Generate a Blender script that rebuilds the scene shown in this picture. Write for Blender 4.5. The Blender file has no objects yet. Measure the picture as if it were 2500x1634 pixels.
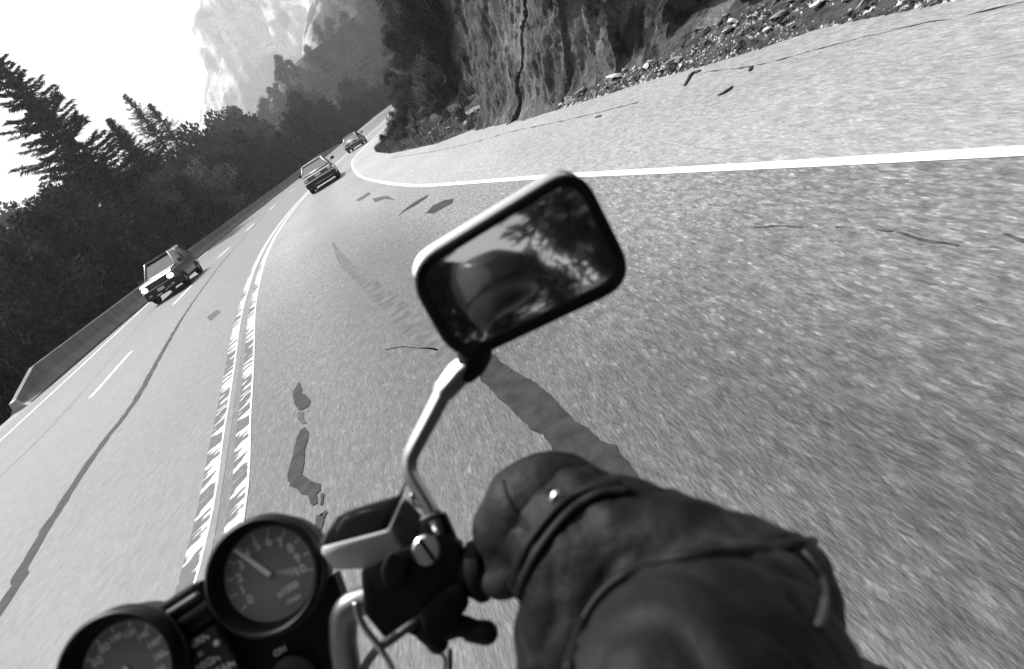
import bpy, bmesh, math, random
from math import sin, cos, pi, radians, sqrt, atan2, floor, exp
from mathutils import Vector, Matrix, noise
random.seed(7)
S = bpy.context.scene
COL = S.collection

# ------------------------------------------------------------------ camera
FPX, ROLL, PITCH, CAMH = 1561.4, radians(31.78), radians(22.05), 1.66   # focal length in 2500 px units
fw = Vector((0, cos(PITCH), -sin(PITCH)))
up0 = Vector((0, sin(PITCH), cos(PITCH))); rt0 = Vector((1, 0, 0))
RV = rt0*cos(ROLL) - up0*sin(ROLL)
UV_ = rt0*sin(ROLL) + up0*cos(ROLL)
CAM = Vector((0, 0, CAMH))
cd = bpy.data.cameras.new('camera'); cam = bpy.data.objects.new('camera', cd); COL.objects.link(cam)
cd.sensor_width = 36; cd.lens = 36*FPX/2500; cd.clip_start = 0.02; cd.clip_end = 5000
m = Matrix((RV, UV_, -fw)).transposed().to_4x4(); m.translation = CAM
cam.matrix_world = m
cd.dof.use_dof = True; cd.dof.focus_distance = 9.0; cd.dof.aperture_fstop = 6.3
S.camera = cam
# ------------------------------------------------------------------ light
SUN_AZ, SUN_EL = radians(-40), radians(55)      # azimuth from +y towards +x
sd = Vector((sin(SUN_AZ)*cos(SUN_EL), cos(SUN_AZ)*cos(SUN_EL), sin(SUN_EL)))
sl = bpy.data.lights.new('sun', 'SUN'); sl.energy = 4.6; sl.angle = radians(0.5); sl.color = (1, 1, 1)
sun = bpy.data.objects.new('sun', sl); COL.objects.link(sun)
sun.rotation_euler = (-sd).to_track_quat('-Z', 'Y').to_euler()
w = bpy.data.worlds.new('World'); S.world = w; w.use_nodes = True
nt = w.node_tree; nt.nodes.clear()
sky = nt.nodes.new('ShaderNodeTexSky'); sky.sky_type = 'NISHITA'; sky.sun_disc = False
sky.sun_elevation = SUN_EL; sky.sun_rotation = SUN_AZ; sky.dust_density = 4.0; sky.air_density = 1.5
bw = nt.nodes.new('ShaderNodeRGBToBW'); bg = nt.nodes.new('ShaderNodeBackground'); wo = nt.nodes.new('ShaderNodeOutputWorld')
nt.links.new(sky.outputs[0], bw.inputs[0]); nt.links.new(bw.outputs[0], bg.inputs[0]); nt.links.new(bg.outputs[0], wo.inputs[0])
bg.inputs[1].default_value = 0.14
S.view_settings.view_transform = 'Standard'; S.view_settings.look = 'None'; S.view_settings.gamma = 1
S.view_settings.exposure = 0.45
S.render.engine = 'CYCLES'
S.cycles.volume_bounces = 0; S.cycles.max_bounces = 6; S.cycles.volume_max_steps = 64

# ------------------------------------------------------------------ helpers
def V(px, py, d):                       # a point d metres deep on the view axis
    return CAM + d*(fw + (px-1250)/FPX*RV - (py-817)/FPX*UV_)
def interp(x, xs, ys):
    if x <= xs[0]: return ys[0]
    for i in range(len(xs)-1):
        if x <= xs[i+1]:
            t = (x-xs[i])/(xs[i+1]-xs[i]); return ys[i]+t*(ys[i+1]-ys[i])
    return ys[-1]
def smooth(t): t = max(0, min(1, t)); return t*t*(3-2*t)
def catmull(P, n=6):
    P = [Vector(p) for p in P]
    Q = [2*P[0]-P[1]]+P+[2*P[-1]-P[-2]]; out = []
    for i in range(1, len(Q)-2):
        for k in range(n):
            t = k/n; a, b, c, d = Q[i-1], Q[i], Q[i+1], Q[i+2]
            out.append(0.5*((2*b)+(c-a)*t+(2*a-5*b+4*c-d)*t*t+(-a+3*b-3*c+d)*t**3))
    out.append(P[-1]); return out
def fbm(p, o=4):
    return noise.fractal(p, 1.0, 2.0, o)

HALF = ((-fw)+sd).normalized()
class MB:
    def __init__(s): s.v = []; s.f = []; s.uv = None
    def add(s, vs, fs):
        b = len(s.v); s.v += [Vector(v) for v in vs]; s.f += [tuple(b+i for i in f) for f in fs]; return s
    def box(s, c, size, M=None, taper=1.0):
        x, y, z = [k/2 for k in size]; vs = []
        for dz, tp in ((-z, 1.0), (z, taper)):
            for dx, dy in ((-x, -y), (x, -y), (x, y), (-x, y)):
                p = Vector((dx*tp, dy*tp, dz)); vs.append((M @ p if M else p)+Vector(c))
        return s.add(vs, [(3,2,1,0),(4,5,6,7),(0,1,5,4),(1,2,6,5),(2,3,7,6),(3,0,4,7)])
    def loft(s, rings, closed=True, cap=True):
        n = len(rings[0]); vs = [p for r in rings for p in r]; fs = []
        for i in range(len(rings)-1):
            for j in range(n if closed else n-1):
                k = (j+1) % n; fs.append((i*n+j, i*n+k, (i+1)*n+k, (i+1)*n+j))
        if cap and closed:
            fs.append(tuple(range(n))[::-1]); fs.append(tuple((len(rings)-1)*n+j for j in range(n)))
        return s.add(vs, fs)
    def tube(s, path, r, seg=14, n=1, rounded=False):
        P = catmull(path, n) if n > 1 else [Vector(p) for p in path]
        m_ = len(P)
        R = r if isinstance(r, (list, tuple)) else [r]*len(path)
        Rr = [interp(i/(m_-1)*(len(R)-1), list(range(len(R))), list(R)) for i in range(m_)]
        if rounded:
            t0 = (P[0]-P[1]).normalized(); t1 = (P[-1]-P[-2]).normalized(); A = []; AR = []
            for k in range(4):
                a = pi/2*k/4; A.append(P[0]+t0*Rr[0]*cos(a)); AR.append(max(1e-5, Rr[0]*sin(a)))
            B = []; BR = []
            for k in range(3, -1, -1):
                a = pi/2*k/4; B.append(P[-1]+t1*Rr[-1]*cos(a)); BR.append(max(1e-5, Rr[-1]*sin(a)))
            P = A+P+B; Rr = AR+Rr+BR
        rings = []; nrm = None
        for i, p in enumerate(P):
            t = (P[min(i+1, len(P)-1)]-P[max(i-1, 0)])
            t = t.normalized() if t.length > 0 else Vector((0, 0, 1))
            if nrm is None:
                nrm = t.orthogonal().normalized()
            nrm = (nrm-t*nrm.dot(t)).normalized(); b = t.cross(nrm)
            rings.append([p+Rr[i]*(cos(2*pi*k/seg)*nrm+sin(2*pi*k/seg)*b) for k in range(seg)])
        return s.loft(rings)
    def facetbar(s, path, r, n=1, seg=24, e=.42):
        P = catmull(path, n) if n > 1 else [Vector(p) for p in path]; m_ = len(P); R = list(r)
        Rr = [interp(i/(m_-1)*(len(R)-1), list(range(len(R))), R) for i in range(m_)]; rings = []
        for i, p in enumerate(P):
            t = (P[min(i+1, m_-1)]-P[max(i-1, 0)]).normalized(); a = (HALF-t*HALF.dot(t)).normalized(); b = t.cross(a)
            ring = []
            for k in range(seg):
                c_, s_ = cos(2*pi*(k+.5)/seg), sin(2*pi*(k+.5)/seg)
                ring.append(p+Rr[i]*(a*math.copysign(abs(c_)**e, c_)*.86+b*math.copysign(abs(s_)**e, s_)*.86))
            rings.append(ring)
        return s.loft(rings)
    def disc(s, c, ex, ey, r, n=48):
        vs = [c]+[c+r*(cos(2*pi*k/n)*ex+sin(2*pi*k/n)*ey) for k in range(n)]
        return s.add(vs, [(0, k+1, (k+1) % n+1) for k in range(n)])
    def lathe(s, c, ex, ey, ez, prof, n=64, closed=False):
        rings = [[c+r*(cos(2*pi*k/n)*ex+sin(2*pi*k/n)*ey)+h*ez for k in range(n)] for r, h in prof]
        return s.loft(rings, True, not closed)
    def poly(s, outline, thick):         # outline list of Vector, thick a Vector
        a = [Vector(p) for p in outline]; n = len(a)
        return s.loft([a, [p+thick for p in a]])
    def build(s, name, mat, parent=None, smooth_=False, local=False, bevel=0, sub=0):
        me = bpy.data.meshes.new(name)
        off = Vector((0, 0, 0))
        if parent is not None and not local:
            q = parent
            while q is not None: off += q.location; q = q.parent
        me.from_pydata([tuple(v-off) for v in s.v], [], s.f); me.update()
        bm = bmesh.new(); bm.from_mesh(me); bmesh.ops.recalc_face_normals(bm, faces=bm.faces)
        if bevel: bmesh.ops.bevel(bm, geom=list(bm.edges), offset=bevel, segments=2, affect='EDGES', profile=0.5)
        bm.to_mesh(me); bm.free()
        if s.uv:
            l = me.uv_layers.new(name='UVMap')
            for i, lo in enumerate(me.loops): l.data[i].uv = s.uv[lo.vertex_index]
        me.materials.append(mat)
        o = bpy.data.objects.new(name, me); COL.objects.link(o)
        if parent is not None: o.parent = parent
        if smooth_:
            for p in me.polygons: p.use_smooth = True
            if smooth_ != 1: me.set_sharp_from_angle(angle=radians(smooth_))
        return o
def tag(o, label=None, cat=None, group=None, kind=None):
    if label: o['label'] = label
    if cat: o['category'] = cat
    if group: o['group'] = group
    if kind: o['kind'] = kind
    return o
def empty(name, loc, label, cat, group=None, rz=0):
    o = bpy.data.objects.new(name, None); COL.objects.link(o); o.location = loc; o.rotation_euler[2] = rz
    o.empty_display_size = .2
    return tag(o, label, cat, group)
def struct(o, label=None): return tag(o, label, None, None, 'structure')
def copy_tree(o, parent=None):
    c = o.copy(); COL.objects.link(c); c.parent = parent
    for ch in [k for k in bpy.data.objects if k.parent == o]: copy_tree(ch, c)
    return c

# ------------------------------------------------------------------ materials (all grey: the place is seen in black and white)
def mat(name, g=.2, rough=.6, metal=0, spec=.5, g2=None, scale=5, bump=0, bscale=None, detail=4, lo=.35, hi=.65, coat=0, coord='Object', stretch=None, rand=0):
    M = bpy.data.materials.new(name); M.use_nodes = True; n = M.node_tree; b = n.nodes['Principled BSDF']
    b.inputs['Base Color'].default_value = (g, g, g, 1); b.inputs['Roughness'].default_value = rough
    b.inputs['Metallic'].default_value = metal; b.inputs['Specular IOR Level'].default_value = spec
    b.inputs['Coat Weight'].default_value = coat
    L = n.links.new
    tc = n.nodes.new('ShaderNodeTexCoord'); mp = n.nodes.new('ShaderNodeMapping'); L(tc.outputs[coord], mp.inputs[0])
    if stretch: mp.inputs['Scale'].default_value = stretch
    if g2 is not None:
        t = n.nodes.new('ShaderNodeTexNoise'); t.inputs['Scale'].default_value = scale; t.inputs['Detail'].default_value = detail
        L(mp.outputs[0], t.inputs[0]); r = n.nodes.new('ShaderNodeMapRange'); L(t.outputs[0], r.inputs[0])
        r.inputs[1].default_value = lo; r.inputs[2].default_value = hi; r.inputs[3].default_value = g; r.inputs[4].default_value = g2
        out = r.outputs[0]
        if rand:
            oi = n.nodes.new('ShaderNodeObjectInfo'); r2 = n.nodes.new('ShaderNodeMapRange'); L(oi.outputs['Random'], r2.inputs[0])
            r2.inputs[3].default_value = 1-rand; r2.inputs[4].default_value = 1+rand
            mu = n.nodes.new('ShaderNodeMath'); mu.operation = 'MULTIPLY'; L(out, mu.inputs[0]); L(r2.outputs[0], mu.inputs[1]); out = mu.outputs[0]
        L(out, b.inputs['Base Color'])
    if bump:
        t = n.nodes.new('ShaderNodeTexNoise'); t.inputs['Scale'].default_value = bscale or scale*3; t.inputs['Detail'].default_value = 5
        L(mp.outputs[0], t.inputs[0]); bp = n.nodes.new('ShaderNodeBump'); bp.inputs['Strength'].default_value = 1.0; bp.inputs['Distance'].default_value = bump
        L(t.outputs[0], bp.inputs['Height']); L(bp.outputs[0], b.inputs['Normal'])
    return M

def nodes_of(M): return M.node_tree.nodes, M.node_tree.links.new
def math_node(N, L, op, a, b=None, c=None):
    m_ = N.new('ShaderNodeMath'); m_.operation = op
    for i, x in enumerate((a, b, c)):
        if x is None: continue
        if isinstance(x, (int, float)): m_.inputs[i].default_value = x
        else: L(x, m_.inputs[i])
    return m_.outputs[0]
def ramp(N, L, src, a, b, c, d):
    r = N.new('ShaderNodeMapRange'); L(src, r.inputs[0]); r.inputs[1].default_value = a; r.inputs[2].default_value = b
    r.inputs[3].default_value = c; r.inputs[4].default_value = d; return r.outputs[0]

def asphalt(name='asphalt', g=.06, amt=1.2, dust=0):  # dust: grey where the painted view-angle brightening and wheel tracks are full
    M = bpy.data.materials.new(name); M.use_nodes = True; N, L = nodes_of(M); b = N['Principled BSDF']
    tc = N.new('ShaderNodeTexCoord'); P = tc.outputs['Object']
    def noise_(scale, detail=3, st=(1, 1, 1), rot=0, rough=.5):
        mp = N.new('ShaderNodeMapping'); mp.inputs['Scale'].default_value = st; mp.inputs['Rotation'].default_value = (0, 0, rot); L(P, mp.inputs[0])
        t = N.new('ShaderNodeTexNoise'); t.inputs['Scale'].default_value = scale; t.inputs['Detail'].default_value = detail
        t.inputs['Roughness'].default_value = rough; L(mp.outputs[0], t.inputs[0]); return t.outputs[0]
    def vor(scale, st=(1, 1, 1), out='Color'):
        mp = N.new('ShaderNodeMapping'); mp.inputs['Scale'].default_value = st; L(P, mp.inputs[0])
        t = N.new('ShaderNodeTexVoronoi'); t.inputs['Scale'].default_value = scale; L(mp.outputs[0], t.inputs[0]); return t.outputs[out]
    big = ramp(N, L, noise_(.22, 4), .3, .7, .90, 1.10)
    lane = ramp(N, L, noise_(1.3, 4, (1, .25, 1)), .3, .7, .93, 1.07)
    st = (1, .30, 1)
    grain = ramp(N, L, noise_(62, 3, st, 0, .65), .33, .67, 1-.26*amt, 1+.26*amt)
    v1 = N.new('ShaderNodeRGBToBW'); L(vor(75, st), v1.inputs[0])
    chips = ramp(N, L, v1.outputs[0], .70, .86, 1.0, 1+.55*amt)          # pale stones worn bare
    sp = noise_(23, 2, st); spark = ramp(N, L, sp, .60, .78, 1.0, 1+.45*amt)
    darkb = ramp(N, L, noise_(9, 4, (1, .5, 1)), .3, .62, .80, 1.04)
    mid = ramp(N, L, noise_(27, 3, (1, .24, 1)), .34, .66, 1-.30*amt, 1+.30*amt)
    x = math_node(N, L, 'MULTIPLY', math_node(N, L, 'MULTIPLY', big, lane), mid)
    for k in (grain, chips, spark, darkb): x = math_node(N, L, 'MULTIPLY', x, k)
    if dust:                                # view-angle brightening painted in towards the edge line and bend, plus wheel tracks
        at = N.new('ShaderNodeAttribute'); at.attribute_name = 'dust'  # holds the view-angle brightening and wheel wear, not dust
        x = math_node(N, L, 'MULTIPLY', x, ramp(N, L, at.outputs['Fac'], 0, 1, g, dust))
    else: x = math_node(N, L, 'MULTIPLY', x, g)
    L(x, b.inputs['Base Color'])
    b.inputs['Roughness'].default_value = .6; b.inputs['Specular IOR Level'].default_value = .6
    bp = N.new('ShaderNodeBump'); bp.inputs['Distance'].default_value = .006; bp.inputs['Strength'].default_value = .8
    h = math_node(N, L, 'ADD', noise_(70, 3, st), math_node(N, L, 'MULTIPLY', v1.outputs[0], .35))
    L(h, bp.inputs['Height']); L(bp.outputs[0], b.inputs['Normal'])
    return M

def worn_paint():                         # UV: u across 0..1, v along in metres
    M = bpy.data.materials.new('worn_line_paint'); M.use_nodes = True; N, L = nodes_of(M); b = N['Principled BSDF']
    uv = N.new('ShaderNodeTexCoord'); sp = N.new('ShaderNodeSeparateXYZ'); L(uv.outputs['UV'], sp.inputs[0])
    u, v = sp.outputs[0], sp.outputs[1]
    cm = N.new('ShaderNodeCombineXYZ'); L(math_node(N, L, 'MULTIPLY', u, .6), cm.inputs[0])
    L(math_node(N, L, 'MULTIPLY', math_node(N, L, 'ADD', v, math_node(N, L, 'MULTIPLY', u, -.10)), 9.0), cm.inputs[1])
    t = N.new('ShaderNodeTexNoise'); t.inputs['Scale'].default_value = 1.0; t.inputs['Detail'].default_value = 2.4; L(cm.outputs[0], t.inputs[0])
    # teeth left of the groove edge
    cm2 = N.new('ShaderNodeCombineXYZ'); L(math_node(N, L, 'MULTIPLY', v, .55), cm2.inputs[1])
    t2 = N.new('ShaderNodeTexNoise'); t2.inputs['Scale'].default_value = 1.0; L(cm2.outputs[0], t2.inputs[0])
    far = ramp(N, L, v, 10, 34, 0, .36)
    thr = math_node(N, L, 'ADD', math_node(N, L, 'MULTIPLY', t2.outputs[0], .60), .275)
    thr = math_node(N, L, 'SUBTRACT', thr, far)
    thr = math_node(N, L, 'SUBTRACT', thr, math_node(N, L, 'MULTIPLY', u, .13))
    teeth = ramp(N, L, math_node(N, L, 'SUBTRACT', t.outputs[0], thr), -.02, .035, 0, 1)
    edge = math_node(N, L, 'GREATER_THAN', math_node(N, L, 'ADD', u, math_node(N, L, 'MULTIPLY', t.outputs[0], .22)), .95)
    mask = math_node(N, L, 'MAXIMUM', teeth, edge)
    tn = N.new('ShaderNodeTexNoise'); tn.inputs['Scale'].default_value = 40; L(uv.outputs['Object'], tn.inputs[0])
    dark = ramp(N, L, tn.outputs[0], .3, .7, .016, .05); wh = ramp(N, L, tn.outputs[0], .35, .65, .36, .66)
    mx = N.new('ShaderNodeMix'); L(mask, mx.inputs[0]); L(dark, mx.inputs[2]); L(wh, mx.inputs[3])
    L(mx.outputs[0], b.inputs['Base Color']); b.inputs['Roughness'].default_value = .6
    return M

def rock_mat(name, lo, hi, sc, streak=3.0, veg=None):
    M = bpy.data.materials.new(name); M.use_nodes = True; N, L = nodes_of(M); b = N['Principled BSDF']
    tc = N.new('ShaderNodeTexCoord'); mp = N.new('ShaderNodeMapping'); L(tc.outputs['Object'], mp.inputs[0])
    mp.inputs['Rotation'].default_value = (0, radians(18), 0); mp.inputs['Scale'].default_value = (1, 1, 1/streak)
    t = N.new('ShaderNodeTexNoise'); t.inputs['Scale'].default_value = sc; t.inputs['Detail'].default_value = 7; t.inputs['Roughness'].default_value = .62
    L(mp.outputs[0], t.inputs[0])
    t2 = N.new('ShaderNodeTexNoise'); t2.inputs['Scale'].default_value = sc*.23; t2.inputs['Detail'].default_value = 4; L(mp.outputs[0], t2.inputs[0])
    a = ramp(N, L, t.outputs[0], .35, .68, lo, hi); c = ramp(N, L, t2.outputs[0], .38, .62, .55, 1.25)
    x = math_node(N, L, 'MULTIPLY', a, c)
    t3 = N.new('ShaderNodeTexNoise'); t3.inputs['Scale'].default_value = sc*9; t3.inputs['Detail'].default_value = 4; L(tc.outputs['Object'], t3.inputs[0])
    x = math_node(N, L, 'MULTIPLY', x, ramp(N, L, t3.outputs[0], .3, .7, .6, 1.4))
    if veg:
        t4 = N.new('ShaderNodeTexNoise'); t4.inputs['Scale'].default_value = veg[0]; t4.inputs['Detail'].default_value = 6; t4.inputs['Roughness'].default_value = .6
        L(tc.outputs['Object'], t4.inputs[0]); k = ramp(N, L, t4.outputs[0], veg[1], veg[1]+.04, 0, 1)
        mx = N.new('ShaderNodeMix'); L(k, mx.inputs[0]); L(x, mx.inputs[2]); mx.inputs[3].default_value = veg[2]; x = mx.outputs[0]
    L(x, b.inputs['Base Color']); b.inputs['Roughness'].default_value = .85; b.inputs['Specular IOR Level'].default_value = .25
    bp = N.new('ShaderNodeBump'); bp.inputs['Distance'].default_value = min(.2/sc, 2.0); bp.inputs['Strength'].default_value = .9
    L(math_node(N, L, 'ADD', t.outputs[0], math_node(N, L, 'MULTIPLY', t3.outputs[0], .3)), bp.inputs['Height']); L(bp.outputs[0], b.inputs['Normal'])
    return M

M_ASPH = asphalt(dust=.215)  # dust here is painted view-angle brightening plus wheel tracks
M_ASPHL = asphalt('asphalt_smooth', .122, .45)
M_ASPHP = asphalt('asphalt_dusty', .30, .6)
M_WORN = worn_paint()
M_WHITE = mat('line_paint', .78, .55, g2=.9, scale=12, lo=.25, hi=.5)
M_THINW = mat('thin_line_paint', .38, .6, g2=.75, scale=3, lo=.35, hi=.6)
M_TAR = mat('tar', .013, .7, spec=.2, g2=.034, scale=9, bump=.002, bscale=60)
M_TARF = mat('tar_faded', .035, .7, spec=.25, g2=.10, scale=14, bump=.002, bscale=60)
M_CONC = mat('concrete', .14, .85, g2=.21, scale=1.5, bump=.004, bscale=30, stretch=(1, 1, .5))
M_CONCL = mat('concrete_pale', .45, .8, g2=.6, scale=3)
M_GROUND = mat('forest_soil', .012, .95, g2=.035, scale=1.2, bump=.05, bscale=3)
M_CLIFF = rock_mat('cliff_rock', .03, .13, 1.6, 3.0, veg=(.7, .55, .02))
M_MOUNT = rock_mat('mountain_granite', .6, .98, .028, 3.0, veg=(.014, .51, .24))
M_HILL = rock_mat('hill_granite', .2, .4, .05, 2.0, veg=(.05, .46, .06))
M_STONE = mat('rubble_stone', .06, .85, g2=.30, scale=1.5, bump=.01, bscale=14, rand=.55)
M_STONEW = mat('pale_stone', .55, .8, g2=.85, scale=3, bump=.01, bscale=14)
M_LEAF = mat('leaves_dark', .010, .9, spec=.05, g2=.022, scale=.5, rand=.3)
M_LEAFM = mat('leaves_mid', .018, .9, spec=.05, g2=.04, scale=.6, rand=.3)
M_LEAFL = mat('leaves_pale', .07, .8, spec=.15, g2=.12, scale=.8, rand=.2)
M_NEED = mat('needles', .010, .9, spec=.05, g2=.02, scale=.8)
M_BARK = mat('bark', .06, .9, g2=.12, scale=6, bump=.02)
M_GRASS = mat('dry_grass', .02, .8, g2=.13, scale=1.2)
M_STICK = mat('stick_bark', .03, .8, g2=.06, scale=12)
# bike
M_BLACK = mat('black_plastic', .006, .5, spec=.22, g2=.010, scale=30)
M_RUBBER = mat('rubber', .006, .7, spec=.15)
M_DCHROME = mat('dark_chrome', .16, .25, metal=1)
M_STEM = mat('mirror_stem_metal', .42, .34, metal=1, spec=.5)
M_STEEL = mat('steel', .55, .3, metal=1)
M_SHELL = mat('chrome_shell', .85, .22, metal=1)
M_DIAL = mat('dial_face', .25, .6, g2=.32, scale=20, coat=.3)
M_DIALW = mat('dial_print', .9, .6)
M_DIALG = mat('dial_wedge', .55, .6)
M_CAP = mat('reservoir_cap', .035, .45, spec=.4, g2=.055, scale=25)
M_RESV = mat('reservoir_plastic', .45, .5, g2=.55, scale=14)
M_PANEL = mat('warning_panel', .04, .5, spec=.3, g2=.055, scale=20)
M_GLOVE = mat('glove_leather', .011, .6, spec=.2, g2=.018, scale=14, bump=.0009, bscale=170)
M_JACKET = mat('jacket_leather', .006, .6, spec=.17, g2=.012, scale=9, bump=.0011, bscale=130)
M_SEAMCREASE = mat('seam_black', .004, .6, spec=.2)  # real seams, and the painted shade in the sleeve crease
M_TROU = mat('trouser_cloth', .008, .8, spec=.2, g2=.014, scale=30, bump=.001, bscale=300)
M_SNAP = mat('snap_metal', .6, .35, metal=1)
M_HELM = mat('helmet_shell', .02, .3, spec=.4)
M_VISOR = mat('visor', .02, .08)
M_MIRROR = mat('mirror_glass', .9, .055, metal=1)
# cars
M_CARD = mat('car_paint_dark', .03, .28, coat=.6, spec=.5)
M_CARG = mat('car_paint_grey', .30, .3, metal=.6, coat=.5)
M_CARB = mat('car_bumper_dark', .012, .5)
M_GLASS = mat('car_glass', .05, .06, metal=.35, spec=.8)
M_TRIM = mat('car_bright_trim', .8, .2, metal=1)
M_LAMP = mat('car_lamp_glass', .75, .15)
M_PLATE = mat('number_plate', .7, .5)
M_LIT = mat('headlamp_lit', .8, .2)
M_LIT.node_tree.nodes['Principled BSDF'].inputs['Emission Color'].default_value = (1, 1, 1, 1); M_LIT.node_tree.nodes['Principled BSDF'].inputs['Emission Strength'].default_value = 1.2
M_TAIL = mat('tail_lamp', .12, .2)

# ------------------------------------------------------------------ the road (metres; z = 0 is the road plane)
EY = [-60, -8, 5, 14.8, 29.2, 40, 50, 70, 80, 90, 100, 125, 150, 165, 190, 240]
EX = [-6.5, -10.2, -10.6, -11.0, -12.7, -13.6, -13.9, -12.9, -11.3, -8.9, -6.1, .74, 7.5, 11.9, 22, 48]      # left edge line
EZ = [0, 0, 0, 0, 0, 0, 0, .02, .1, .36, .58, 1.18, 1.42, 1.5, 1.7, 1.9]
RY = [-60, -8, 5.4, 7, 7.8, 8.9, 9.9, 11.5, 12.65, 14.7, 18.7, 20.8, 29.1, 36.9, 41.5, 60, 80, 96, 138, 165, 190, 240]
RX = [12, 6.4, 4.75, 4.73, 4.4, 4.12, 3.93, 3.43, 3.11, 2.79, 2.05, 1.18, -.32, -1.03, -1.15, .9, 3.05, 4.8, 9.4, 22, 34, 62]  # right border of the pavement
def xl(y): return interp(y, EY, EX)
def xr(y): return interp(y, RY, RX)
def zr(x, y):
    zl = interp(y, EY, EZ)
    if zl == 0: return 0.0
    t = max(0, min(1.15, (xr(y)-x)/(xr(y)-xl(y)))); return zl*t*t
def ground_px(px, py):
    d = (V(px, py, 1)-CAM); k = -CAMH/d.z
    for _ in range(6):
        p = CAM+d*k; k = (zr(p.x, p.y)-CAMH)/d.z
    return CAM+d*k
def lerp_y(ys, xs): return lambda y: interp(y, ys, xs)

mb = MB(); ys = []
y = -60
while y < 240: ys.append(y); y += 1.0 if y < 60 else 2.0
NX = 60; vs = []
for y in ys:
    a = xl(y)-(1.5 if y < 20 else interp(y, [20, 30, 60, 100], [1.5, .55, .5, .8])); b = xr(y)+(1.2 if 3 < y < 22 else .25)
    for j in range(NX+1):
        x = a+(b-a)*j/NX; vs.append(Vector((x, y, zr(x, y))))
mb.add(vs, [(i*(NX+1)+j, i*(NX+1)+j+1, (i+1)*(NX+1)+j+1, (i+1)*(NX+1)+j) for i in range(len(ys)-1) for j in range(NX)])
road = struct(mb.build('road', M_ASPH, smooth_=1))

def strip(name, path, width, M, z=.004, uv=False, step=.5, wv=0, seed=0, wfun=None, n=1, z_fun=None):
    """a painted or poured strip lying on the road; path = list of (x, y)"""
    P = catmull([Vector((p[0], p[1], 0)) for p in path], n) if n > 1 else [Vector((p[0], p[1], 0)) for p in path]
    Q = [P[0]]
    for a, b in zip(P, P[1:]):
        k = max(1, int((b-a).length/step))
        for i in range(1, k+1): Q.append(a.lerp(b, i/k))
    mb = MB(); vs = []; uvs = []; s = 0
    for i, p in enumerate(Q):
        t = (Q[min(i+1, len(Q)-1)]-Q[max(i-1, 0)]).normalized(); nn = Vector((t.y, -t.x, 0))
        if i: s += (p-Q[i-1]).length
        w_ = wfun(s, p) if wfun else width
        for k, sg in enumerate((-.5, .5)):
            j = wv*fbm(Vector((s*3.1, seed+sg*20, 0)), 4)
            q = p+nn*(w_*sg+j); vs.append(Vector((q.x, q.y, zr(q.x, q.y)+z))); uvs.append((k, p.y))
    mb.add(vs, [(2*i, 2*i+1, 2*i+3, 2*i+2) for i in range(len(Q)-1)])
    if uv: mb.uv = uvs
    return struct(mb.build(name, M))
# white line round the inside of the bend
fog = [(4.9, -8), (3.14, 0), (2.556, 2.643), (2.29, 3.822), (1.895, 5.656), (1.315, 8.355), (.178, 13.19), (-.306, 15.76), (-1.0, 20.3), (-1.8, 26.7), (-2.4, 34.2), (-2.9, 43.9), (-2.7, 49.6), (-1.9, 58), (.6, 78), (2.6, 96), (7.4, 138)]
strip('edge_line', fog, .105, M_WHITE, n=4, step=.4)
strip('edge_line', list(zip(EX[1:], EY[1:])), .12, M_THINW, n=3, step=1.0)
# double centre line
cl = [(-1.2, -8), (-2.0, 0), (-2.30, 3.6), (-2.70, 5.8), (-3.12, 8.0), (-3.83, 11.6), (-4.35, 14.8), (-4.85, 18.3), (-5.4, 23.7), (-5.75, 30.1), (-5.8, 38), (-5.5, 50), (-4.4, 66), (-2.2, 86), (.3, 104), (4.4, 138), (11, 165)]
def offs(path, d):
    out = []
    for i, p in enumerate(path):
        a = Vector(path[max(i-1, 0)]); b = Vector(path[min(i+1, len(path)-1)]); t = (b-a).normalized(); out.append((p[0]+t.y*d, p[1]-t.x*d))
    return out
strip('centre_line', offs(cl, -.15), .155, M_WORN, uv=True, n=4, step=.2)
strip('centre_line', offs(cl, .14), .155, M_WORN, uv=True, n=4, step=.2)
# dashes between the two oncoming lanes
for a, b in (((221, 971), (320, 859)), ((424, 743), (468, 697)), ((531.5, 630), (561, 604)), ((601, 564), (620, 546)), ((657.6, 513), (672, 500)), ((706, 470), (719, 460))):
    p, q = ground_px(*a), ground_px(*b); strip('lane_dash', [(p.x, p.y), (q.x, q.y)], .11, M_WHITE)
strip('lane_dash', [(-7.1, 4.2), (-7.4, 7.2)], .11, M_WHITE)
strip('lane_dash', [(-6.2, -5), (-6.5, -2)], .11, M_WHITE)
fgx = lambda y: interp(y, [p[1] for p in fog], [p[0] for p in fog])
at_ = road.data.attributes.new('dust', 'FLOAT', 'POINT')  # road's brightening by view angle put into colour, plus worn wheel paths and oil
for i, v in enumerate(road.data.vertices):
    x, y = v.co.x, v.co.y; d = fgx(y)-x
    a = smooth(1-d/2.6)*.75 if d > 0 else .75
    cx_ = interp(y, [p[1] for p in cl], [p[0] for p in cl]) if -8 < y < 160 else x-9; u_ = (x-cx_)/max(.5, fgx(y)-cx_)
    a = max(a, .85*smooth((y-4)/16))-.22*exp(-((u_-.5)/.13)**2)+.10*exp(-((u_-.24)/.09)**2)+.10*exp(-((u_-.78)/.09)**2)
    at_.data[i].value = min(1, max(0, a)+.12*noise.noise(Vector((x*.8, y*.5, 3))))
def sheet(name, fa, fb, y0, y1, M, z):
    mb = MB(); vs = []; yy = []; y = y0
    while y <= y1: yy.append(y); y += .5 if y < 60 else 2
    for y in yy:
        a, b = fa(y), fb(y)
        for j in range(13): x = a+(b-a)*j/12; vs.append(Vector((x, y, zr(x, y)+z)))
    mb.add(vs, [(i*13+j, i*13+j+1, (i+1)*13+j+1, (i+1)*13+j) for i in range(len(yy)-1) for j in range(12)])
    return struct(mb.build(name, M, smooth_=1))
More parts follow.
